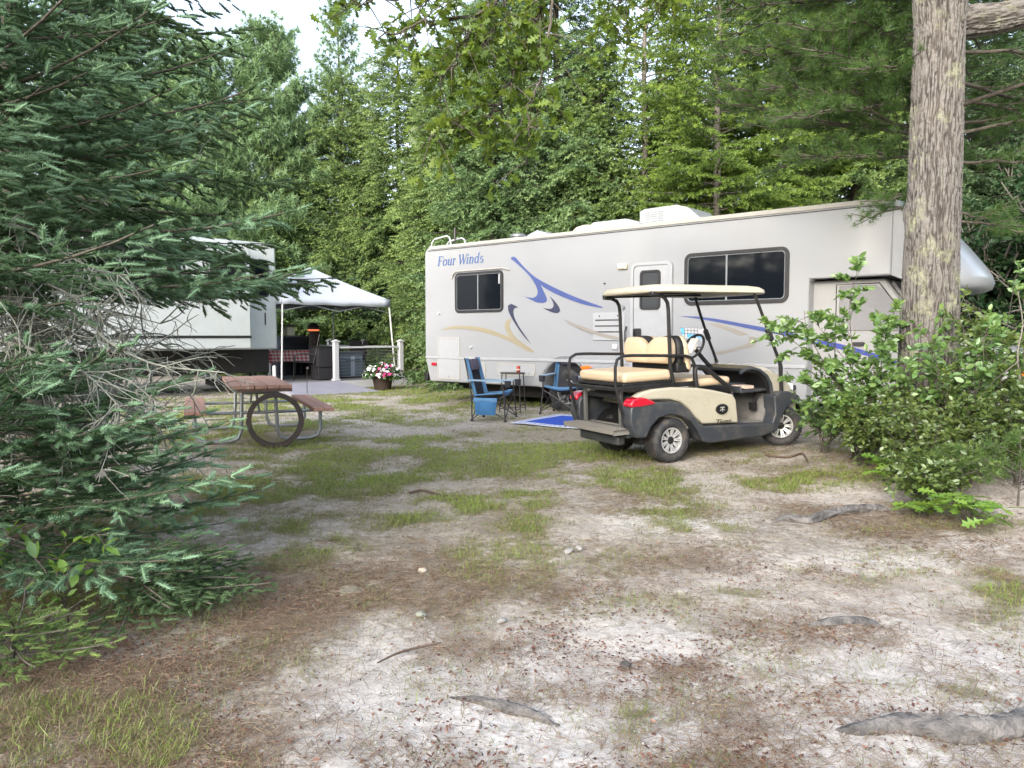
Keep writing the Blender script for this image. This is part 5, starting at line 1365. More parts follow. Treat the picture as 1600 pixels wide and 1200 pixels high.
# ------------------------------------------------------------------ vegetation
def shoot_tpl(n, ln, wd, fwd, seed, spread=200, body=0.0):
    """a twig along +X with n needles (one triangle each)"""
    rs = np.random.RandomState(seed); V, F, va = [], [], []
    for i in range(n):
        t = (i + .5) / n * .95
        a = R(-spread / 2 + spread * ((i * .618) % 1))          # angle from local +Z
        o = np.array([0, math.sin(a), math.cos(a)])
        f_ = fwd * (.8 + .4 * rs.rand()) + (.5 * max(0, t - .75) / .25)
        d = np.array([f_, 0, 0]) + o; d /= np.linalg.norm(d)
        l = ln * (.8 + .35 * rs.rand()) * (1 - .25 * t)
        s = np.cross(d, rs.randn(3)); s /= np.linalg.norm(s)
        b = len(V)
        p = np.array([t, 0, 0])
        V += [p + s * wd / 2, p - s * wd / 2, p + d * l]; F.append((b, b + 1, b + 2)); va += [-.08, -.08, .06]
    if body > 0:
        b = len(V)
        for t, r in ((.02, body * .55), (.45, body), (.82, body * .8)):
            for k in range(5): V.append(np.array([t, r * math.sin(2 * PI * k / 5), r * math.cos(2 * PI * k / 5) + .01])); va.append(-.05)
        V.append(np.array([1.02, 0, 0])); va.append(.05)
        for j in (0, 5):
            for k in range(5): F += [(b + j + k, b + j + (k + 1) % 5, b + j + 5 + (k + 1) % 5), (b + j + k, b + j + 5 + (k + 1) % 5, b + j + 5 + k)]
        for k in range(5): F.append((b + 10 + k, b + 10 + (k + 1) % 5, b + 15))
    return np.array(V), np.array(F), np.array(va)
def tuft_tpl(n, wd, seed, cone=75, fwd0=0.0):
    rs = np.random.RandomState(seed); V, F, va = [], [], []
    for i in range(n):
        c = math.cos(R(cone) * math.sqrt((i + .5) / n)); s_ = math.sqrt(1 - c * c); a = i * 2.39996
        d = np.array([c, s_ * math.cos(a), s_ * math.sin(a)]); l = .8 + .3 * rs.rand()
        s = np.cross(d, rs.randn(3)); s /= np.linalg.norm(s)
        b = len(V); p = np.array([-.35 * rs.rand() + fwd0, 0, 0])
        V += [p + s * wd / 2, p - s * wd / 2, p + d * l]; F.append((b, b + 1, b + 2)); va += [-.06, -.06, .04]
    return np.array(V), np.array(F), np.array(va)
FIRSHOOT = shoot_tpl(54, .25, .050, .55, 1, 270, .07)
FIRSHOOT2 = shoot_tpl(30, .25, .072, .55, 2, 270, .075)
SPRUCE = shoot_tpl(11, .34, .16, .75, 3, 320)
BRUSH = shoot_tpl(10, .44, .20, .6, 4, 300)
PUFF = tuft_tpl(16, .16, 5, 95)
LONGPINE = tuft_tpl(32, .034, 6, 72)
LEAF = (np.array([(0, 0, 0), (.25, .20, .05), (.6, .25, .06), (1, 0, -.04), (.6, -.25, .06), (.25, -.20, .05), (.5, 0, 0)], float), np.array([(0, 6, 1), (1, 6, 2), (2, 6, 3), (3, 6, 4), (4, 6, 5), (5, 6, 0)]), np.zeros(7))
_o = [(0, 0), (.10, .06), (.22, .05), (.30, .26), (.36, .10), (.46, .12), (.56, .36), (.62, .14), (.70, .13), (.82, .27), (.86, .10), (1.0, .0)]
_o = _o + [(x, -y) for x, y in _o[-2:0:-1]]
OAK = (np.array([(.5, 0, -.03)] + [(x, y, .10 * abs(y) + (-.06 * x * x)) for x, y in _o], float), np.array([(0, 1 + i, 1 + (i + 1) % len(_o)) for i in range(len(_o))]), np.zeros(len(_o) + 1))

bark = lambda nm, a, b: mat(nm, a, .9, var=.3, vscale=7, bump=.9, bscale=28, bdist=.03, dirt=b, dscale=5, damt=.6)
M['sprucebark'] = bark('spruce_bark', (.080, .070, .055, 1), (.17, .16, .13, 1))
M['greybark'] = bark('grey_bark', (.17, .155, .135, 1), (.27, .26, .22, 1))
M['lichen'] = mat('lichen_twig', (.24, .25, .215, 1), .9, var=.3, vscale=12, dirt=(.12, .10, .085, 1), dscale=10, damt=.6)

def tubes_np(paths, n=5):
    """many thin tapering tubes -> V, F (quads)"""
    Vs, Fs, b = [], [], 0
    for P, r0, r1 in paths:
        P = np.asarray(P, float); m = len(P)
        T = np.gradient(P, axis=0); T = norm(T)
        A = np.where(np.abs(T[:, 2:3]) < .9, np.array([[0, 0, 1.0]]), np.array([[1.0, 0, 0]]))
        U = norm(np.cross(A, T)); Wv = np.cross(T, U)
        rr = np.linspace(r0, r1, m)[:, None, None]
        a = np.arange(n) * 2 * PI / n
        ring = P[:, None] + rr * (U[:, None] * np.cos(a)[None, :, None] + Wv[:, None] * np.sin(a)[None, :, None])
        Vs.append(ring.reshape(-1, 3))
        i, k = np.meshgrid(np.arange(m - 1), np.arange(n), indexing='ij'); k2 = (k + 1) % n
        Fs.append(np.stack([i * n + k, i * n + k2, (i + 1) * n + k2, (i + 1) * n + k], -1).reshape(-1, 4) + b); b += m * n
    return np.concatenate(Vs), np.concatenate(Fs)

def in_view(P, mx=330, my=330):
    px, py, dep = project(P)
    return (dep > .3) & (px > -mx) & (px < 1600 + mx) & (py > -my) & (py < 1200 + my)

def fine_path(P):
    P = [np.array(p, float) for p in P]; out = []
    for i in range(len(P) - 1):
        a, b, c, d = P[max(i - 1, 0)], P[i], P[i + 1], P[min(i + 2, len(P) - 1)]
        for k in range(7):
            q_ = k / 7; out.append(.5 * ((2 * b) + (c - a) * q_ + (2 * a - 5 * b + 4 * c - d) * q_ * q_ + (3 * b - a - 3 * c + d) * q_ ** 3))
    out.append(P[-1]); return np.array(out)

def conifer(name, label, cat, x, y, H, zlo, Rm, nbr, tpl, sl, mt, seed, group=None, lat_sp=.22, lat_ratio=.42, lat_ang=52, sh_sp=.10, elev=(-12, 35), droop=.25, tipup=.12, hang=.25, shape=.85, trunk_r=.14, tm=None,
            az=None, thin=0.0, tiplight=.35, base=.30, top_u=1.0, dead=0, dead_z=(.4, 1.8), dead_len=1.6, back=.55, flat=.5, limb_r=.016, u_pow=1.15, lim_n=5, nsteps=10, deadsub=7, limbs_visible=True, dead_extra=(), seq=(1, -1)):
    rs = np.random.RandomState(seed)
    g = gzf(x, y); B = np.array([x, y, g])
    t = thing(name, label, cat, (x, y, g), 0, group)
    view = norm(np.array([x, y, 0.0]))
    pos, dirs, ups, lens, vr = [], [], [], [], []
    limbs = []
    for i in range(nbr):
        u = (i + rs.rand()) / nbr
        u = u ** u_pow * top_u
        z = zlo + (H - zlo) * u
        a = (i * 2.39996 + rs.uniform(-.5, .5)) if az is None else R(rs.uniform(*az))
        hd = np.array([math.cos(a), math.sin(a), 0.0])
        if az is None and hd @ view > .35 and rs.rand() < back: continue
        L = Rm * (1 - u) ** shape * rs.uniform(.68, 1.12) + .18
        e = R(elev[0] + (elev[1] - elev[0]) * u + rs.uniform(-7, 7))
        s = np.linspace(0, 1, nsteps + 1)[:, None]
        curve = hd * s * L * math.cos(e) + np.array([0, 0, 1.0]) * (s * L * math.sin(e) - droop * L * s ** 2 + tipup * L * s ** 3)
        wob = rs.uniform(-.06, .06); sv = np.cross(hd, [0, 0, 1.0])
        curve = curve + sv * (wob * L * np.sin(s * 3))
        P = np.array([0, 0, z]) + curve
        if not in_view(P + B, 700, 600).any(): continue
        limbs.append((P, limb_r * (.5 + L / Rm), .004))
        nl = max(3, int(L / lat_sp))
        for k in range(nl):
            s0 = .16 + .84 * (k + rs.rand() * .7) / nl
            if s0 > 1: s0 = 1.0
            j = min(int(s0 * nsteps), nsteps - 1); f_ = s0 * nsteps - j
            p0 = P[j] * (1 - f_) + P[j + 1] * f_; tg = P[j + 1] - P[j]; tg /= np.linalg.norm(tg)
            side = np.cross(tg, [0, 0, 1.0]); side /= max(np.linalg.norm(side), 1e-6); upv = np.cross(side, tg)
            for sg in ((-1, 1) if k < nl - 1 else (0,)):
                la = R(lat_ang * rs.uniform(.75, 1.2))
                ld = tg * math.cos(la) + side * (sg * math.sin(la)) + upv * rs.uniform(-.15, .15) * flat + np.array([0, 0, -hang * rs.uniform(.4, 1.1)])
                if sg == 0: ld = tg.copy()
                ld /= np.linalg.norm(ld)
                ll_ = lat_ratio * L * (1.08 - s0) * rs.uniform(.7, 1.15) + sl * .9
                m_ = max(1, int(ll_ / sh_sp))
                tt_ = (np.arange(m_) + rs.rand(m_) * .6) / m_
                pp = p0 + ld * (tt_[:, None] * ll_) + np.array([0, 0, -1.0]) * (hang * .5 * ll_ * tt_[:, None] ** 2)
                lside = np.cross(ld, upv); lside /= max(np.linalg.norm(lside), 1e-6)
                sgn = (np.array(seq)[np.arange(m_) % len(seq)])[:, None] * rs.uniform(.45, 1.05, (m_, 1))
                dd = ld + lside * sgn * (1 - .8 * tt_[:, None] ** 3) + np.array([0, 0, -1.0]) * hang * rs.uniform(0, .9, (m_, 1)) + .22 * flat * rs.randn(m_, 3)
                if thin > 0:
                    kp = rs.rand(m_) > thin * (1.4 - s0)
                    pp, dd, tt_ = pp[kp], dd[kp], tt_[kp]
                if not len(pp): continue
                pos.append(pp); dirs.append(dd); ups.append(np.tile(upv, (len(pp), 1))); lens.append(sl * rs.uniform(.7, 1.2, len(pp)))
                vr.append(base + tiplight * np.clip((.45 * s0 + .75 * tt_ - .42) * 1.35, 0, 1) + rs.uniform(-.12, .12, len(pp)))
    if pos:
        pos = np.concatenate(pos); dirs = np.concatenate(dirs); ups = np.concatenate(ups); lens = np.concatenate(lens); vr = np.concatenate(vr)
        k = in_view(pos + B)
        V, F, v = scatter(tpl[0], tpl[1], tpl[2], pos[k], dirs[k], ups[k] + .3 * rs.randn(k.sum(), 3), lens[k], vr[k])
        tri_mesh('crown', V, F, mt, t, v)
    # trunk and limbs
    zt = np.linspace(-.1, H, 14); wob = np.stack([.03 * np.sin(zt * 1.3 + seed), .03 * np.cos(zt * 1.1 + seed), zt], 1)
    V1, F1 = tubes_np([(wob, trunk_r, .015)], 12)
    tri_mesh('trunk', V1, F1, tm or M['sprucebark'], t, smooth=True)
    if limbs and limbs_visible:
        V1, F1 = tubes_np(limbs, lim_n); tri_mesh('limbs', V1, F1, tm or M['sprucebark'], t, smooth=True)
    if dead:
        dp = []
        def twig(p, d, L, r, dep):
            m_ = 6; P = [np.array(p)]; dd = np.array(d, float)
            for q_ in range(m_):
                dd = dd + .16 * rs.randn(3) + np.array([0, 0, -.05]); dd /= np.linalg.norm(dd); P.append(P[-1] + dd * L / m_)
            if not in_view(np.array(P) + B, 150, 150).any(): return
            dp.append((np.array(P), r, max(r * .3, .0016)))
            if dep > 0:
                for q_ in range(deadsub if dep > 1 else 4):
                    j = rs.randint(1, m_ + 1); nd = dd * .5 + rs.randn(3) * .62; nd[2] -= .12; nd /= np.linalg.norm(nd)
                    twig(P[j], nd, L * rs.uniform(.25, .5), r * .5, dep - 1)
        for P_, r_ in dead_extra:
            P_ = np.array([np.array(p, float) - np.array([x, y, g]) for p in P_]); dp.append((fine_path(P_), r_, .003))
            for q_ in range(26):
                fp = fine_path(P_); j = rs.randint(len(fp) // 3, len(fp)); nd = rs.randn(3) * .5 + np.array([.35, -.1, -.25]); nd /= np.linalg.norm(nd); twig(fp[j], nd, rs.uniform(.12, .42), .0045, 1)
        for i in range(dead):
            a = (i * 2.39996 + rs.uniform(-.4, .4)) if az is None else R(rs.uniform(*az)); e = R(rs.uniform(-28, 12))
            twig([0, 0, rs.uniform(*dead_z)], [math.cos(a) * math.cos(e), math.sin(a) * math.cos(e), math.sin(e)], dead_len * rs.uniform(.55, 1.1), rs.uniform(.009, .018), 2)
        if dp:
            V1, F1 = tubes_np(dp, 4); tri_mesh('dead_branches', V1, F1, M['lichen'], t, smooth=True)
    return t

# foliage colours
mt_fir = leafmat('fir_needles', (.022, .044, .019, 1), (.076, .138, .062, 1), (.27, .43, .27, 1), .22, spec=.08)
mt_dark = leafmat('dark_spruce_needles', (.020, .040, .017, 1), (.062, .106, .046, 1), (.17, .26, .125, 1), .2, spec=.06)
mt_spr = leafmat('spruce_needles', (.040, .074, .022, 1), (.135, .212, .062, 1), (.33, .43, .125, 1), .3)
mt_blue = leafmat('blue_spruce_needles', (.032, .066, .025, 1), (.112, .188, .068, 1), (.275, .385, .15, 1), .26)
mt_pine = leafmat('hazed_pine_needles', (.065, .12, .055, 1), (.20, .32, .145, 1), (.39, .53, .27, 1), .34)  # lightened in colour to stand in for haze over the distant pines
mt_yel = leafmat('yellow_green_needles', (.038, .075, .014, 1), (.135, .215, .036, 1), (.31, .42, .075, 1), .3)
mt_white = leafmat('white_pine_needles', (.018, .046, .010, 1), (.062, .125, .028, 1), (.150, .230, .060, 1), .28)
mt_oak = leafmat('oak_leaves', (.045, .085, .010, 1), (.120, .195, .024, 1), (.265, .355, .050, 1), .45, spec=.15)
mt_bush = leafmat('bush_leaves', (.042, .100, .022, 1), (.120, .235, .052, 1), (.27, .39, .085, 1), .4, spec=.35)
mt_huck = leafmat('huckleberry_leaves', (.030, .060, .012, 1), (.085, .140, .026, 1), (.200, .250, .050, 1), .35, spec=.3)
mt_lime = leafmat('bright_leaves', (.060, .140, .020, 1), (.130, .260, .030, 1), (.240, .380, .050, 1), .4, spec=.3)
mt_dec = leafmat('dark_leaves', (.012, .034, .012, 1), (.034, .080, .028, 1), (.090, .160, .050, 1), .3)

# --- background trees
BG = 'tall conifers behind the motorhome and canopy'
def px_x(px, d): return (px - 800) / 1200 * d
def top_z(py, d): return CAMZ + (525 - py) / 1200 * d
def bgtree(label, px, d, top, Rm, mt, seed, kind='spruce', **kw):
    H = top_z(top, d)
    if kind == 'spruce':
        a = dict(nbr=235, tpl=SPRUCE, sl=.25, lat_sp=.20, sh_sp=.105, hang=.50, droop=.34, tipup=.22, elev=(-8, 32), zlo=.15, lat_ratio=.40, trunk_r=.15, shape=.62, tiplight=.5)
        nm = 'spruce_tree'
    elif kind == 'pine':
        a = dict(nbr=170, tpl=PUFF, sl=.21, lat_sp=.26, sh_sp=.16, hang=-.15, droop=.05, tipup=.15, elev=(0, 50), zlo=1.2, lat_ratio=.5, trunk_r=.16, flat=1.0, shape=.36)
        nm = 'pine_tree'
    else:
        a = dict(nbr=190, tpl=BRUSH, sl=.18, lat_sp=.20, sh_sp=.105, hang=.22, droop=.15, tipup=.08, elev=(-5, 30), zlo=1.0, lat_ratio=.40, trunk_r=.11, tm=M['greybark'], thin=.3, shape=.5, tiplight=.5)
        nm = 'larch_tree'
    a.update(kw)
    return conifer(nm, label, 'tree', px_x(px, d), d, H, a.pop('zlo'), Rm, a.pop('nbr'), a.pop('tpl'), a.pop('sl'), mt, seed, BG, **a)
bgtree('bushy blue-green pine left of the canopy, its rounded top against the sky', 425, 27, 70, 3.2, mt_pine, 101, 'pine', nbr=220)
bgtree('rounded pine with pale tips, behind the white trailer', 320, 26, 95, 3.0, mt_pine, 102, 'pine', nbr=200)
bgtree('broad pine rising behind the foreground firs, at the left edge', 150, 27, 20, 3.4, mt_pine, 103, 'pine')
bgtree('shaded pine above the trailer roof, next to the one at the left edge', 235, 30, 20, 3.2, mt_pine, 104, 'pine')
bgtree('tallest pine in the gap of sky, with an open flat crown', 535, 33, 5, 2.6, mt_pine, 105, 'pine', nbr=120, thin=.2)
bgtree('pale hazy spruce with drooping sprays to the right of the tallest pine', 625, 26.8, 80, 3.3, mt_spr, 106, thin=.05, shape=.5, nbr=280)
bgtree('light green spruce behind the canopy peak', 540, 27.5, 130, 3.2, mt_spr, 107, shape=.5)
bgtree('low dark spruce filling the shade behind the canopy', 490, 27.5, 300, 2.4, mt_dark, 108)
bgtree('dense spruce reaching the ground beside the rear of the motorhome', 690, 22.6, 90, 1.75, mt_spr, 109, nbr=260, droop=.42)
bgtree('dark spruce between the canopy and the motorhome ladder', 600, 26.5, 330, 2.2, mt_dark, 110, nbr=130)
bgtree('full blue-green spruce above the rear roof of the motorhome', 772, 19.5, -60, 2.3, mt_blue, 111)
bgtree('tall dense spruce behind the middle of the motorhome roof', 868, 19.8, -420, 2.6, mt_blue, 112, nbr=330)
bgtree('spruce with bright tips behind the beige roof dome', 935, 19.0, 90, 2.0, mt_spr, 113)
bgtree('thin larch with bare straight trunk showing sky through its crown', 1003, 19, -240, 1.9, mt_yel, 114, 'larch', nbr=130, thin=.5)
bgtree('yellow-green larch with pale trunk behind the air conditioner', 1115, 18, -420, 2.6, mt_yel, 115, 'larch', nbr=280, thin=.15)
bgtree('bright larch right of the pale-trunked larch', 1225, 19, -420, 2.8, mt_yel, 116, 'larch', nbr=280, thin=.1)
bgtree('low spruce with lime tips behind the roof between the two larches', 1050, 20.5, 110, 2.3, mt_yel, 117)
bgtree('shadowy spruce behind the big oak trunk', 1330, 19, -300, 2.7, mt_spr, 118, nbr=280)
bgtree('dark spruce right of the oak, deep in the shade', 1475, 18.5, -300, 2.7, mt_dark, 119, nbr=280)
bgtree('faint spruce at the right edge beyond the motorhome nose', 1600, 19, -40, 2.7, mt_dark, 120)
bgtree('young spruce just above the front of the motorhome roof', 1300, 22, 150, 2.3, mt_yel, 125)
bgtree('small dark spruce in the gap behind the flower tub', 570, 26.5, 380, 1.9, mt_dark, 121, nbr=110)
bgtree('young spruce crowding the left side of the canopy', 430, 26, 240, 2.2, mt_spr, 122, nbr=120)
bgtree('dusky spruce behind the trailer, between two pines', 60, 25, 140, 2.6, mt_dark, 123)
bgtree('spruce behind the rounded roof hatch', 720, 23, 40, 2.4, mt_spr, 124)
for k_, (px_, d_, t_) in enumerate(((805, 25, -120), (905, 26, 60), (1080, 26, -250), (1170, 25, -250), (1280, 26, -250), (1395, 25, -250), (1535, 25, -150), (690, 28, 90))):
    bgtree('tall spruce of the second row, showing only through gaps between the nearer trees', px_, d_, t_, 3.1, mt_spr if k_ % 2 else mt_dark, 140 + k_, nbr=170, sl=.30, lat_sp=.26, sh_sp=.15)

def leaf_thing(name, label, cat, x, y, stems, leaf, size, mt, seed, group=None, per=26, twig=.30, ntw=10, wood=None, z0=0.0, base=.45, vspread=.35, face_up=.6, stem_r=.008, view_only=True, lift=.1, crown_name='foliage'):
    """a leafy plant. stems: list of point lists relative to the plant's foot"""
    rs = np.random.RandomState(seed)
    g = gzf(x, y); t = thing(name, label, cat, (x, y, g + z0), 0, group)
    paths, pos, dirs, sz, vr = [], [], [], [], []
    for st in stems:
        P = np.array([np.array(p, float) for p in st]); m_ = len(P)
        fine = []
        for i in range(m_ - 1):
            a, b, c, d = P[max(i - 1, 0)], P[i], P[i + 1], P[min(i + 2, m_ - 1)]
            for k in range(5):
                q_ = k / 5; fine.append(.5 * ((2 * b) + (c - a) * q_ + (2 * a - 5 * b + 4 * c - d) * q_ * q_ + (3 * b - a - 3 * c + d) * q_ ** 3))
        fine.append(P[-1]); fine = np.array(fine)
        paths.append((fine, stem_r, stem_r * .35))
        for k in range(ntw):
            s_ = .28 + .72 * (k + rs.rand()) / ntw
            j = min(int(s_ * (len(fine) - 1)), len(fine) - 2); tg = fine[j + 1] - fine[j]; tg /= max(np.linalg.norm(tg), 1e-6)
            d = tg * .55 + rs.randn(3) * .62 + np.array([0, 0, lift]); d /= np.linalg.norm(d)
            L = twig * rs.uniform(.5, 1.15); q_ = np.linspace(0, 1, 6)[:, None]
            tp = fine[j] + d * L * q_ + np.array([0, 0, -.18 * L]) * q_ ** 2
            paths.append((tp, stem_r * .45, .0014))
            n = max(2, int(per * rs.uniform(.6, 1.2) / ntw * 3))
            tt_ = rs.uniform(.25, 1.0, n); i0 = np.minimum((tt_ * 5).astype(int), 4); f_ = (tt_ * 5 - i0)[:, None]
            pp = tp[i0] * (1 - f_) + tp[i0 + 1] * f_
            sd = np.cross(d, [0, 0, 1.0]); sd /= max(np.linalg.norm(sd), 1e-6)
            dd = d * .55 + sd * np.where(rs.rand(n, 1) < .5, 1, -1) * rs.uniform(.4, 1, (n, 1)) + .35 * rs.randn(n, 3) + np.array([0, 0, -.15])
            pos.append(pp); dirs.append(dd); sz.append(size * rs.uniform(.55, 1.15, n)); vr.append(base + vspread * (rs.rand(n) - .5) + .2 * (tt_ - .5) + .12 * (s_ - .5))
    pos = np.concatenate(pos); dirs = np.concatenate(dirs); sz = np.concatenate(sz); vr = np.concatenate(vr)
    U = rs.randn(len(pos), 3) * (1 - face_up) + np.array([0, 0, face_up])
    V, F, v = scatter(leaf[0], leaf[1], leaf[2], pos, dirs, U, sz, vr)
    tri_mesh(crown_name, V, F, mt, t, v)
    V1, F1 = tubes_np(paths, 5); tri_mesh('stems', V1, F1, wood or M['sprucebark'], t, smooth=True)
    return t
def bush_stems(n, h, spread, seed, lean=(0, 0)):
    rs = np.random.RandomState(seed); out = []
    for i in range(n):
        a = i * 2.39996 + rs.rand(); r = spread * math.sqrt((i + .5) / n); hh = h * rs.uniform(.65, 1.1)
        tx, ty = r * math.cos(a) + lean[0] * hh, r * math.sin(a) + lean[1] * hh
        out.append([(rs.uniform(-.08, .08), rs.uniform(-.08, .08), -.02), (tx * .35, ty * .35, hh * .45), (tx * .75, ty * .75, hh * .8), (tx, ty, hh)])
    return out

# deciduous trees in the shade at the right, beyond the motorhome nose
def dectree(label, px, d, top, spread, seed, mt=None, n=60, per=60):
    x = px_x(px, d); H = top_z(top, d)
    rs = np.random.RandomState(seed); st = []
    for i in range(n):
        a = i * 2.39996; u_ = rs.rand(); zz = .4 + (H - .4) * u_; r = spread * math.sqrt(rs.rand()) * (1 - .5 * u_)
        st.append([(0, 0, zz * .55), (r * .4 * math.cos(a), r * .4 * math.sin(a), zz * .75), (r * math.cos(a), r * math.sin(a), zz)])
    return leaf_thing('leafy_tree', label, 'tree', x, d, st, LEAF, .15, mt or mt_dec, seed, 'dark leafy trees at the right edge', per=per, twig=.75, ntw=9, stem_r=.03, base=.35, face_up=.55, wood=M['greybark'], crown_name='crown')
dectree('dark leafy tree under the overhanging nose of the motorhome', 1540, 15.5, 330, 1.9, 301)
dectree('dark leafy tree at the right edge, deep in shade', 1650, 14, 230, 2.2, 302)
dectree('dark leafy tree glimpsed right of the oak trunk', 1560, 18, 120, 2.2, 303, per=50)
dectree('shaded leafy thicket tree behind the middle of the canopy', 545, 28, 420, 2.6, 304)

# distant woods all round; the unseen part behind the camera is shaped for the light
rs = np.random.RandomState(77)
def woods():
    n = 26000
    a = rs.rand(n) * 2 * PI; dist = np.where(np.cos(a - PI / 2) > .2, rs.uniform(34, 52, n), rs.uniform(20, 34, n))
    h = 9 * (.55 + .45 * fbm(a * 9, a * 0 + 3, 3)) + 2
    h = np.where(np.cos(a - PI / 2) > .2, h * .62, h)
    h = np.where(np.sin(a) < 0, h * .5, h)  # lowered behind the camera so low light reaches the walls
    h = np.where((np.sin(a) < .1) & (np.cos(a) > -.25), h * .3, h)  # nearly open at the right rear, lighting the motorhome front
    z = rs.rand(n) * h
    P = np.stack([np.cos(a) * dist, 4 + np.sin(a) * dist, z], 1)
    D = norm(np.stack([-np.cos(a), -np.sin(a), 0 * a], 1) + .8 * rs.randn(n, 3))
    V, F, v = scatter(PUFF[0], PUFF[1], PUFF[2], P, D, rs.randn(n, 3), rs.uniform(.7, 1.5, n), .3 + .3 * rs.rand(n))
    tag(tri_mesh('distant_woods', V, F, mt_spr, None, v), kind='stuff')
woods()

# --- foreground firs at the left
FG = 'firs crowding the left side of the clearing'
conifer('fir_tree', 'tall dark fir at the left edge with long drooping boughs against the sky', 'tree', -4.35, 6.9, 8.2, 1.95, 2.5, 74, FIRSHOOT2, .145, mt_dark, 201, FG, seq=(1, 0, -1, 0), lat_sp=.15, sh_sp=.085, lat_ratio=.42, elev=(-4, 30), droop=.22, tipup=.18, hang=.22, shape=.5, trunk_r=.17, u_pow=1.1, dead=24, dead_z=(.6, 2.6), dead_len=1.7, base=.36, tiplight=.45, top_u=.72, limb_r=.013, back=.3)
conifer('fir_tree', 'blue-green fir with dead lichen-covered lower branches, in front of the tall dark fir', 'tree', -3.75, 4.75, 5.2, 1.66, 2.10, 60, FIRSHOOT, .112, mt_fir, 202, FG, seq=(1, 0, -1, 0), lat_sp=.15, sh_sp=.075, lat_ratio=.42, flat=.9, elev=(-10, 32), droop=.08, tipup=.18, hang=.05, shape=.55, trunk_r=.13, az=(-62, 58), dead=46, dead_z=(.6, 1.9), dead_len=1.55, base=.40, tiplight=.66, top_u=.62, limb_r=.012, deadsub=10, dead_extra=[([(-3.75, 4.75, 1.62), (-2.9, 4.35, 1.56), (-2.33, 4.2, 1.43), (-2.15, 4.1, 1.32), (-1.88, 4.05, 1.20), (-1.5, 4.0, 1.16)], .020), ([(-3.75, 4.75, 1.9), (-3.0, 4.4, 1.8), (-2.5, 4.2, 1.62), (-2.2, 4.1, 1.5)], .014), ([(-3.75, 4.75, 1.45), (-2.7, 4.2, 1.30), (-2.2, 3.9, 1.18), (-1.95, 3.8, 1.0)], .015), ([(-3.75, 4.75, 2.2), (-2.9, 4.5, 2.0), (-2.4, 4.35, 1.75), (-2.1, 4.3, 1.68)], .012)])
conifer('fir_tree', 'low bushy young fir with pale blue-green tips beside the picnic table', 'tree', -2.72, 3.85, 1.08, .18, 1.20, 76, FIRSHOOT, .100, mt_fir, 203, FG, seq=(1, 0, -1, 0), lat_sp=.120, sh_sp=.062, lat_ratio=.40, flat=.9, elev=(0, 26), droop=.10, tipup=.10, hang=.04, shape=.36, trunk_r=.035, base=.44, tiplight=.70, limb_r=.0035, back=.0, u_pow=1.0)
conifer('fir_tree', 'small fir seedling in the lower left corner, lime tipped', 'tree', -2.0, 3.02, .15, .03, .27, 22, FIRSHOOT, .055, mt_spr, 204, FG, lat_sp=.07, sh_sp=.04, lat_ratio=.4, elev=(2, 24), droop=.05, tipup=.05, hang=.03, trunk_r=.008, base=.45, tiplight=.5, limb_r=.0018, back=0)
conifer('fir_tree', 'flat dark fir sapling spreading over the needles below the young fir', 'tree', -1.86, 3.72, .22, .03, .50, 22, FIRSHOOT, .070, mt_dark, 205, FG, lat_sp=.08, sh_sp=.05, lat_ratio=.42, elev=(5, 25), droop=.05, tipup=.0, hang=.05, trunk_r=.008, base=.5, tiplight=.35, limb_r=.0025, back=0, az=(-95, 60))
leaf_thing('leafy_sapling', 'bright green oval-leaved sapling under the young fir', 'sapling', -2.02, 3.42, [[(0, 0, 0), (-.05, .02, .25), (.05, .0, .38), (.22, -.03, .42)], [(0, 0, 0), (-.1, 0, .25), (-.25, .02, .36), (-.38, 0, .34)], [(0, 0, 0), (.02, -.05, .2), (.1, -.1, .33)]], LEAF, .075, mt_lime, 206, per=10, twig=.10, ntw=7, base=.5, face_up=.75, stem_r=.005)

# --- the oak at the right
OX, OY = 4.12, 7.6; og = gzf(OX, OY)
oak = thing('oak_tree', 'big grey-barked oak with lichen patches standing in the shrubs at the right', 'tree', (OX, OY, og))
mo = bpy.data.materials.new('oak_bark'); mo.use_nodes = True
nn, ll = mo.node_tree.nodes, mo.node_tree.links
geo = nn.new('ShaderNodeNewGeometry'); tc = nn.new('ShaderNodeTexCoord'); mpg = nn.new('ShaderNodeMapping'); mpg.inputs['Scale'].default_value = (1, 1, .28); ll.new(tc.outputs['Object'], mpg.inputs[0])
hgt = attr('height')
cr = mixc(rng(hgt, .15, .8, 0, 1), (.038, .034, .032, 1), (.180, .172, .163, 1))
cr = mixc(rng(noise(14, 6, .7, mpg.outputs[0]), .38, .66, 0, .5), cr, (.145, .128, .11, 1))
lm = mth('MULTIPLY', rng(noise(3.4, 5, .65, tc.outputs['Object']), .53, .62, 0, 1), rng(noise(24, 4, .7, tc.outputs['Object']), .38, .58, .15, 1))
cr = mixc(mth('MULTIPLY', lm, .75), cr, (.26, .272, .18, 1))
cr = mixc(rng(noise(60, 2, .5, tc.outputs['Object']), .70, .76, 0, .7), cr, (.36, .36, .33, 1))
ll.new(cr, nn['Principled BSDF'].inputs['Base Color']); nn['Principled BSDF'].inputs['Roughness'].default_value = .92; nn['Principled BSDF'].inputs['Specular IOR Level'].default_value = .2
bp = nn.new('ShaderNodeBump'); bp.inputs['Strength'].default_value = .8; bp.inputs['Distance'].default_value = .015; ll.new(noise(34, 6, .7, mpg.outputs[0]), bp.inputs['Height']); ll.new(bp.outputs[0], nn['Principled BSDF'].inputs['Normal'])
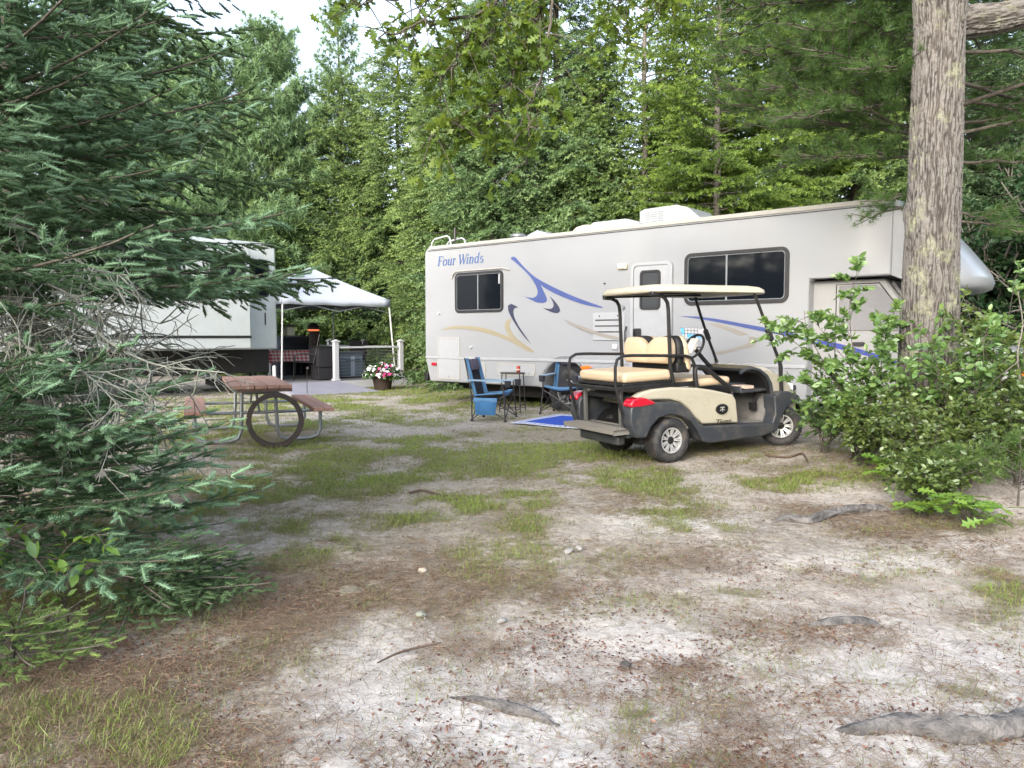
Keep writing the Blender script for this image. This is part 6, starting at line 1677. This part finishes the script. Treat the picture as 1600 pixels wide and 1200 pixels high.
def bark_tube(name, axis, rad, na, nz, furrow, parent, knots=()):
    """axis: function t->(3), rad: function t->r ; furrowed bark as real relief"""
    t = np.linspace(0, 1, nz); a = np.arange(na) * 2 * PI / na
    C = np.array([axis(q_) for q_ in t]); T = norm(np.gradient(C, axis=0)); Lq = np.concatenate([[0], np.cumsum(np.linalg.norm(np.diff(C, axis=0), axis=1))])
    A = np.where(np.abs(T[:, 2:3]) < .9, np.array([[0, 0, 1.0]]), np.array([[0, 1.0, 0]])); U = norm(np.cross(A, T)); Wv = np.cross(T, U)
    rr = np.array([rad(q_) for q_ in t])[:, None]
    s_ = a[None, :] * rr.mean()
    zz = Lq[:, None] + 0 * s_
    wob = .35 * (fbm(s_ * 5 + 3, zz * 2.2, 3) - .5)
    f1 = np.abs(fbm((s_ + wob * .10) * 46, zz * 5.5 + wob * 2, 3) - .5) * 2
    f3 = np.abs(fbm(s_ * 26 + 9, zz * 26 + wob * 4, 2) - .5) * 2
    f2 = fbm(s_ * 80, zz * 30, 3)
    h = np.clip(sstep(.0, .30, f1), 0, 1) * (.70 + .5 * (f2 - .5)) * (.62 + .38 * sstep(.0, .16, f3)) + .12 * f2
    # the seam at angle 0 lies at the back; blend it
    low = .035 * (fbm(np.cos(a)[None] * 1.2 + zz * .9, np.sin(a)[None] * 1.2 + zz * .3, 3) - .5)
    R_ = rr + (h - .6) * furrow + low
    for (kz, ka, kr, kh) in knots:
        da = np.angle(np.exp(1j * (a[None] - ka))) * rr
        R_ = R_ + kh * np.exp(-((da / kr) ** 2 + ((zz - kz) / kr) ** 2)) - kh * .55 * np.exp(-((da / (kr * .35)) ** 2 + ((zz - kz) / (kr * .35)) ** 2))
    P = C[:, None] + R_[..., None] * (U[:, None] * np.cos(a)[None, :, None] + Wv[:, None] * np.sin(a)[None, :, None])
    i, k = np.meshgrid(np.arange(nz - 1), np.arange(na), indexing='ij'); k2 = (k + 1) % na
    F = np.stack([i * na + k, i * na + k2, (i + 1) * na + k2, (i + 1) * na + k], -1).reshape(-1, 4)
    o = tri_mesh(name, P.reshape(-1, 3), F, mo, parent, None, smooth=True)
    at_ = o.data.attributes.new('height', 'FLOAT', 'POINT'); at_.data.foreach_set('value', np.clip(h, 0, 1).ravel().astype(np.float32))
    return o
bark_tube('trunk', lambda t: (.0, .0, -.15 + 7.2 * t), lambda t: .285 - .035 * min(t * 2, 1) + .07 * math.exp(-t * 7.2 / .30) - .05 * t + .03 * math.exp(-((t * 7.2 - 4.55) / .25) ** 2), 360, 1000, .018, oak, knots=[(2.50, R(135), .10, .05), (4.55, R(245), .13, .05)])
bark_tube('limb', lambda t: (.12 + 2.0 * t, -.02 - .05 * t, 4.15 + .36 * t ** 1.4), lambda t: .145 - .045 * t, 120, 220, .022, oak)
limbp = [(.0, .0, 5.6), (-1.2, -.25, 5.95), (-2.4, -.4, 5.75), (-3.3, -.5, 5.35), (-4.0, -.5, 5.0)]
lp = MB()
sub = [([(-3.1, -.48, 5.45), (-3.75, -.6, 4.35), (-3.90, -.6, 4.0), (-4.03, -.6, 3.65), (-4.22, -.65, 3.2), (-4.41, -.65, 3.03)], .030),
       ([(-3.3, -.5, 5.3), (-4.1, -.6, 4.25), (-4.42, -.6, 4.0), (-4.9, -.65, 3.87), (-5.3, -.7, 3.75)], .024),
       ([(-3.75, -.6, 4.35), (-3.80, -.75, 3.75), (-3.95, -.8, 3.1), (-4.0, -.8, 2.62)], .015),
       ([(-4.22, -.65, 3.2), (-4.55, -.7, 3.1), (-4.85, -.72, 2.85)], .012),
       ([(-4.42, -.6, 4.0), (-4.6, -.7, 3.6), (-4.75, -.75, 3.3)], .012),
       ([(-4.1, -.6, 4.25), (-4.3, -.6, 3.85), (-4.5, -.6, 3.55)], .012),
       ([(-2.6, -.4, 5.7), (-3.0, -.4, 4.6), (-3.15, -.4, 4.1), (-3.17, -.4, 3.85)], .016),
       ([(-1.9, -.3, 5.9), (-2.5, -.3, 4.9), (-2.7, -.3, 4.4), (-2.75, -.3, 4.15)], .016),
       ([(-4.0, -.5, 5.0), (-4.7, -.5, 4.5), (-5.1, -.5, 4.2), (-5.6, -.5, 4.15)], .018),
       ([(-4.0, -.5, 5.0), (-4.5, -.45, 4.7), (-4.8, -.45, 4.3), (-4.95, -.45, 4.1)], .014)]
rs = np.random.RandomState(404)
paths = [(fine_path(limbp), .085, .035)]; pos, dirs, sz, vr = [], [], [], []
for P, r0 in sub:
    fp = fine_path(P); fp = fp + .018 * rs.randn(*fp.shape); paths.append((fp, r0, .006))
    n_tw = int(7 * len(P))
    for k in range(n_tw):
        j = rs.randint(int(len(fp) * .2), len(fp) - 1); d = (fp[j + 1] - fp[j]); d /= np.linalg.norm(d)
        d = d * .4 + rs.randn(3) * .6 + np.array([0, 0, -.05]); d /= np.linalg.norm(d); L = rs.uniform(.15, .50)
        q_ = np.linspace(0, 1, 5)[:, None]; tp = fp[j] + d * L * q_ + np.array([0, 0, -.2 * L]) * q_ ** 2
        paths.append((tp, .006, .0025))
        n = rs.randint(5, 11)
        tt_ = np.clip(rs.uniform(.45, 1.1, n), 0, 1); i0 = np.minimum((tt_ * 4).astype(int), 3); f_ = (tt_ * 4 - i0)[:, None]
        pos.append(tp[i0] * (1 - f_) + tp[i0 + 1] * f_)
        az_ = rs.rand(n) * 2 * PI
        dirs.append(d * .5 + np.stack([np.cos(az_), np.sin(az_), -.25 + .5 * rs.randn(n)], 1) * .9); sz.append(rs.uniform(.085, .15, n)); vr.append(.5 + .45 * (rs.rand(n) - .5) + .1 * rs.randn())
# high crown above the frame, over the clearing
for k in range(60):
    a = rs.rand() * 2 * PI; r = 2.0 * math.sqrt(rs.rand()); c = np.array([r * math.cos(a), r * math.sin(a), rs.uniform(5.6, 8.0)])
    n = 14; pos.append(c + .35 * rs.randn(n, 3)); dirs.append(rs.randn(n, 3) * .8); sz.append(rs.uniform(.09, .15, n)); vr.append(.45 + .4 * (rs.rand(n) - .5))
    paths.append((fine_path([(0, 0, 5.2), c * np.array([.5, .5, .85]), c]), .03, .006))
pos = np.concatenate(pos); dirs = np.concatenate(dirs); sz = np.concatenate(sz); vr = np.concatenate(vr)
V, F, v = scatter(OAK[0], OAK[1], OAK[2], pos, dirs, rs.randn(len(pos), 3) * .55 + np.array([0, -.2, .8]), sz, vr)
tri_mesh('crown', V, F, mt_oak, oak, v)
V, F = tubes_np(paths, 6); tri_mesh('branches', V, F, M['sprucebark'], oak, smooth=True)

# --- white pine growing behind the oak trunk
PX, PY = 4.86, 8.75; pg = gzf(PX, PY)
wpn = thing('white_pine', 'white pine with long soft needles, its boughs spreading from behind the oak', 'tree', (PX, PY, pg))
zt = np.linspace(-.1, 8, 12); V, F = tubes_np([(np.stack([0 * zt, 0 * zt, zt], 1), .12, .05)], 14); tri_mesh('trunk', V, F, M['sprucebark'], wpn, smooth=True)
paths, pos, dirs, vr, sz = [], [], [], [], []
rs = np.random.RandomState(505)
def pine_bough(z, a, L, e, dr=.10):
    hd = np.array([math.cos(R(a)), math.sin(R(a)), 0]); s = np.linspace(0, 1, 12)[:, None]
    P = np.array([0, 0, z]) + hd * s * L * math.cos(R(e)) + np.array([0, 0, 1.0]) * (s * L * math.sin(R(e)) - dr * L * s ** 2) + .03 * rs.randn(12, 3) * s
    paths.append((P, .014 + .005 * L, .004))
    nl = int(L / .10)
    for k in range(nl):
        s0 = .22 + .78 * (k + rs.rand()) / nl; j = min(int(s0 * 11), 10); tg = P[j + 1] - P[j]; tg /= np.linalg.norm(tg)
        side = np.cross(tg, [0, 0, 1.0]); side /= np.linalg.norm(side); sg = 1 if k % 2 else -1
        ld = tg * .75 + side * sg * rs.uniform(.5, 1.0) + np.array([0, 0, rs.uniform(-.12, .35)]); ld /= np.linalg.norm(ld)
        ll_ = .34 * L * (1.1 - s0) * rs.uniform(.6, 1.2) + .18; q_ = np.linspace(0, 1, 6)[:, None]
        tp = P[j] + ld * ll_ * q_ + np.array([0, 0, .10 * ll_]) * q_ ** 2; paths.append((tp, .007, .003))
        m_ = max(2, int(ll_ / .075)); tt_ = .25 + .75 * (np.arange(m_) + rs.rand(m_)) / m_; tt_ = np.minimum(tt_, 1); i0 = np.minimum((tt_ * 5).astype(int), 4); f_ = (tt_ * 5 - i0)[:, None]
        pp = tp[i0] * (1 - f_) + tp[i0 + 1] * f_ + .03 * rs.randn(m_, 3)
        pos.append(pp); dirs.append(ld + .6 * rs.randn(m_, 3) + np.array([0, 0, .1])); sz.append(rs.uniform(.085, .13, m_)); vr.append(.32 + .3 * rs.rand(m_) + .25 * (s0 - .4))
for i in range(60):
    z = 3.12 + 3.0 * ((i + rs.rand()) / 60); a = 180 + rs.uniform(-50, 42) if i % 3 else rs.uniform(-50, 60)
    pine_bough(z, a, rs.uniform(1.5, 2.9) * (1.0 if z > 3.3 else .7), rs.uniform(-7, 17), rs.uniform(.02, .12))
for z, a, L in ((2.72, 196, 1.15), (2.85, 212, 1.3), (2.65, 20, 1.2), (2.5, -25, 1.0)): pine_bough(z, a, L, -4, .14)
pos = np.concatenate(pos); dirs = np.concatenate(dirs); sz = np.concatenate(sz); vr = np.concatenate(vr)
V, F, v = scatter(LONGPINE[0], LONGPINE[1], LONGPINE[2], pos, dirs, rs.randn(len(pos), 3), sz, vr); tri_mesh('crown', V, F, mt_white, wpn, v)
V, F = tubes_np(paths, 6); tri_mesh('limbs', V, F, M['sprucebark'], wpn, smooth=True)

# --- shrubs under the oak
SH = 'shrubs around the foot of the oak'
def sap(px, py, d_over, stems, label, seed, **kw):
    a = on_ground(px, py)
    kw = {**dict(per=30, twig=.26, ntw=15, base=.5, face_up=.42, stem_r=.0065), **kw}
    return leaf_thing(kw.pop('nm', 'leafy_shrub'), label, kw.pop('cat', 'shrub'), a.x, a.y, stems, kw.pop('leaf', LEAF), kw.pop('size', .080), kw.pop('mt', mt_bush), seed, SH, **kw)
# tall oval-leaved shrub in front of the cab: stems reach left and up
sap(1395, 712, 0, [[(0, 0, 0), (-.25, -.02, .55), (-.42, .0, 1.05), (-.45, .02, 1.55), (-.36, .02, 1.82)], [(0, 0, 0), (-.4, -.05, .5), (-.78, -.08, .9), (-1.08, -.1, 1.15), (-1.3, -.1, 1.22)], [(0, 0, 0), (-.12, 0, .5), (-.12, .02, 1.0), (-.02, .02, 1.42)],
                   [(0, 0, 0), (-.35, .05, .4), (-.7, .06, .62), (-1.0, .08, .78)], [(0, 0, 0), (-.5, -.04, .6), (-.85, -.04, 1.15), (-.92, -.04, 1.42)], [(0, 0, 0), (.05, -.1, .5), (.2, -.12, .95), (.34, -.14, 1.2)], [(0, 0, 0), (-.2, -.12, .35), (-.5, -.2, .5), (-.75, -.25, .5)],
                   [(0, 0, 0), (-.3, .05, .7), (-.5, .1, 1.0), (-.75, .1, 1.3)], [(0, 0, 0), (.0, -.1, .6), (-.2, -.15, 1.0), (-.22, -.15, 1.25)]], 'tall green shrub with oval leaves leaning over the front of the golf cart', 601, per=150)
sap(1490, 740, 0, bush_stems(9, 1.12, .5, 62, (.0, 0)), 'green leafy shrub with upright stems right against the oak trunk', 602, per=52)
sap(1580, 735, 0, bush_stems(8, 1.35, .6, 63), 'yellowish leafy shrub at the right edge below the motorhome nose', 603, mt=mt_huck, per=85, size=.068)
sap(1548, 712, 0, bush_stems(9, 1.5, .55, 65), 'tall leafy shrub between the oak trunk and the dead sapling, reaching the motorhome hood', 605, per=60, size=.07)
sap(1345, 716, 0, bush_stems(8, 1.05, .5, 66, (-.15, 0)), 'rounded bright leafy shrub hiding the lower part of the motorhome cab', 606, per=60, size=.07)
sap(1290, 706, 0, bush_stems(8, .55, .35, 64), 'low leafy shrub beside the front wheel of the golf cart', 604, per=48, size=.06)
hk = [(1400, 735, .62, .42, 'small-leaved bush on the mound, nearest the golf cart'), (1445, 762, .62, .42, 'small-leaved bush between the oak seedling and the trunk'), (1520, 765, .66, .45, 'dense small-leaved bush right of the oak trunk'), (1595, 770, .7, .45, 'small-leaved bush cut by the right edge'), (1475, 735, .75, .45, 'taller small-leaved bush touching the front of the oak trunk'), (1560, 740, .85, .5, 'olive small-leaved bush behind the pine seedling'), (1350, 728, .45, .3, 'low straggling small-leaved bush at the left end of the mound'), (1455, 792, .34, .3, 'low small-leaved bush spilling towards the bright oak seedling')]
for i, (px, py, h, r, lb) in enumerate(hk):
    sap(px, py, 0, bush_stems(15, h, r, 70 + i), lb, 610 + i, nm='huckleberry_bush', cat='bush', size=.052, mt=mt_huck, per=60, twig=.17, ntw=12, stem_r=.0035, face_up=.4)
# dead twig at the right edge
a = on_ground(1588, 745)
dp = [([(0, 0, 0), (.02, 0, .6), (-.03, 0, 1.0), (.0, 0, 1.25), (-.05, 0, 1.52)], .011), ([(-.02, 0, .95), (-.2, .02, .80), (-.4, .02, .68)], .006), ([(-.01, 0, 1.2), (.06, 0, 1.36)], .005)]
V, F = tubes_np([(fine_path(p), r, r * .35) for p, r in dp], 6)
o = tri_mesh('dead_sapling', V, F, M['greybark'], None, smooth=True); o.location = (a.x, a.y, gzf(a.x, a.y)); tag(o, 'bare dead sapling stem sticking up at the right edge', 'sapling')
# pine seedling
def pine_seedling(px, py, h, label, seed, n=12):
    a = on_ground(px, py); g = gzf(a.x, a.y); t = thing('pine_seedling', label, 'seedling', (a.x, a.y, g), 0, 'white pine seedlings in the shrubs')
    rs = np.random.RandomState(seed); paths = [(np.array([(0, 0, 0), (.01, 0, h * .5), (0, 0, h)]), .009, .003)]; pos, dirs = [], []
    for i in range(n):
        z = h * (.2 + .75 * i / n); az_ = i * 2.4; L = .34 * (1.1 - i / n) + .05; d = np.array([math.cos(az_), math.sin(az_), .45]); tp = np.array([0, 0, z]) + d * L * np.linspace(0, 1, 5)[:, None]
        paths.append((tp, .005, .002)); pos += [tp[4], tp[3], tp[2]]; dirs += [d, d + .3 * rs.randn(3), d + .4 * rs.randn(3)]
    pos.append(np.array([0, 0, h])); dirs.append(np.array([0, 0, 1.0])); pos = np.array(pos); dirs = np.array(dirs)
    V, F, v = scatter(LONGPINE[0], LONGPINE[1], LONGPINE[2], pos, dirs, rs.randn(len(pos), 3), rs.uniform(.085, .12, len(pos)), .55 + .3 * rs.rand(len(pos)))
    tri_mesh('needles', V, F, mt_white, t, v); V, F = tubes_np(paths, 5); tri_mesh('stem', V, F, M['sprucebark'], t)
pine_seedling(1500, 790, .42, 'white pine seedling with long needles just behind the bright oak seedling', 701)
pine_seedling(1590, 795, .55, 'white pine seedling at the right edge, taller of the pair there', 702, 14)
pine_seedling(1470, 775, .34, 'small white pine seedling at the foot of the bushes, left of the other seedlings', 703, 9)
# oak seedlings with big bright leaves
def oak_seedling(px, py, n, spread, h, label, seed):
    a = on_ground(px, py); g = gzf(a.x, a.y); t = thing('oak_seedling', label, 'seedling', (a.x, a.y, g), 0, 'bright oak seedlings')
    rs = np.random.RandomState(seed); pos, dirs, paths = [], [], []
    for k in range(n):
        az_ = k * 2.4; r = spread * math.sqrt((k + .5) / n); zz = h * rs.uniform(.35, 1); p = np.array([r * math.cos(az_), r * math.sin(az_), zz])
        paths.append((fine_path([(0, 0, 0), p * np.array([.5, .5, .8]), p]), .004, .002))
        for j in range(4): pos.append(p); dirs.append(np.array([math.cos(az_ + j * 1.6), math.sin(az_ + j * 1.6), rs.uniform(-.3, .15)]))
    pos, dirs = np.array(pos), np.array(dirs); m_ = len(pos)
    V, F, v = scatter(OAK[0], OAK[1], OAK[2], pos, dirs, rs.randn(m_, 3) * .25 + np.array([0, -.1, 1]), rs.uniform(.10, .155, m_), .4 + .5 * rs.rand(m_))
    tri_mesh('leaves', V, F, mt_lime, t, v); V, F = tubes_np(paths, 5); tri_mesh('stem', V, F, M['sprucebark'], t)
oak_seedling(1512, 822, 18, .24, .22, 'bright green oak seedling with lobed leaves at the edge of the clearing', 711)
oak_seedling(1382, 752, 9, .15, .20, 'small bright oak seedling at the left end of the bushes', 712)
oak_seedling(1440, 808, 6, .13, .11, 'tiny low oak seedling left of the bright one', 713)
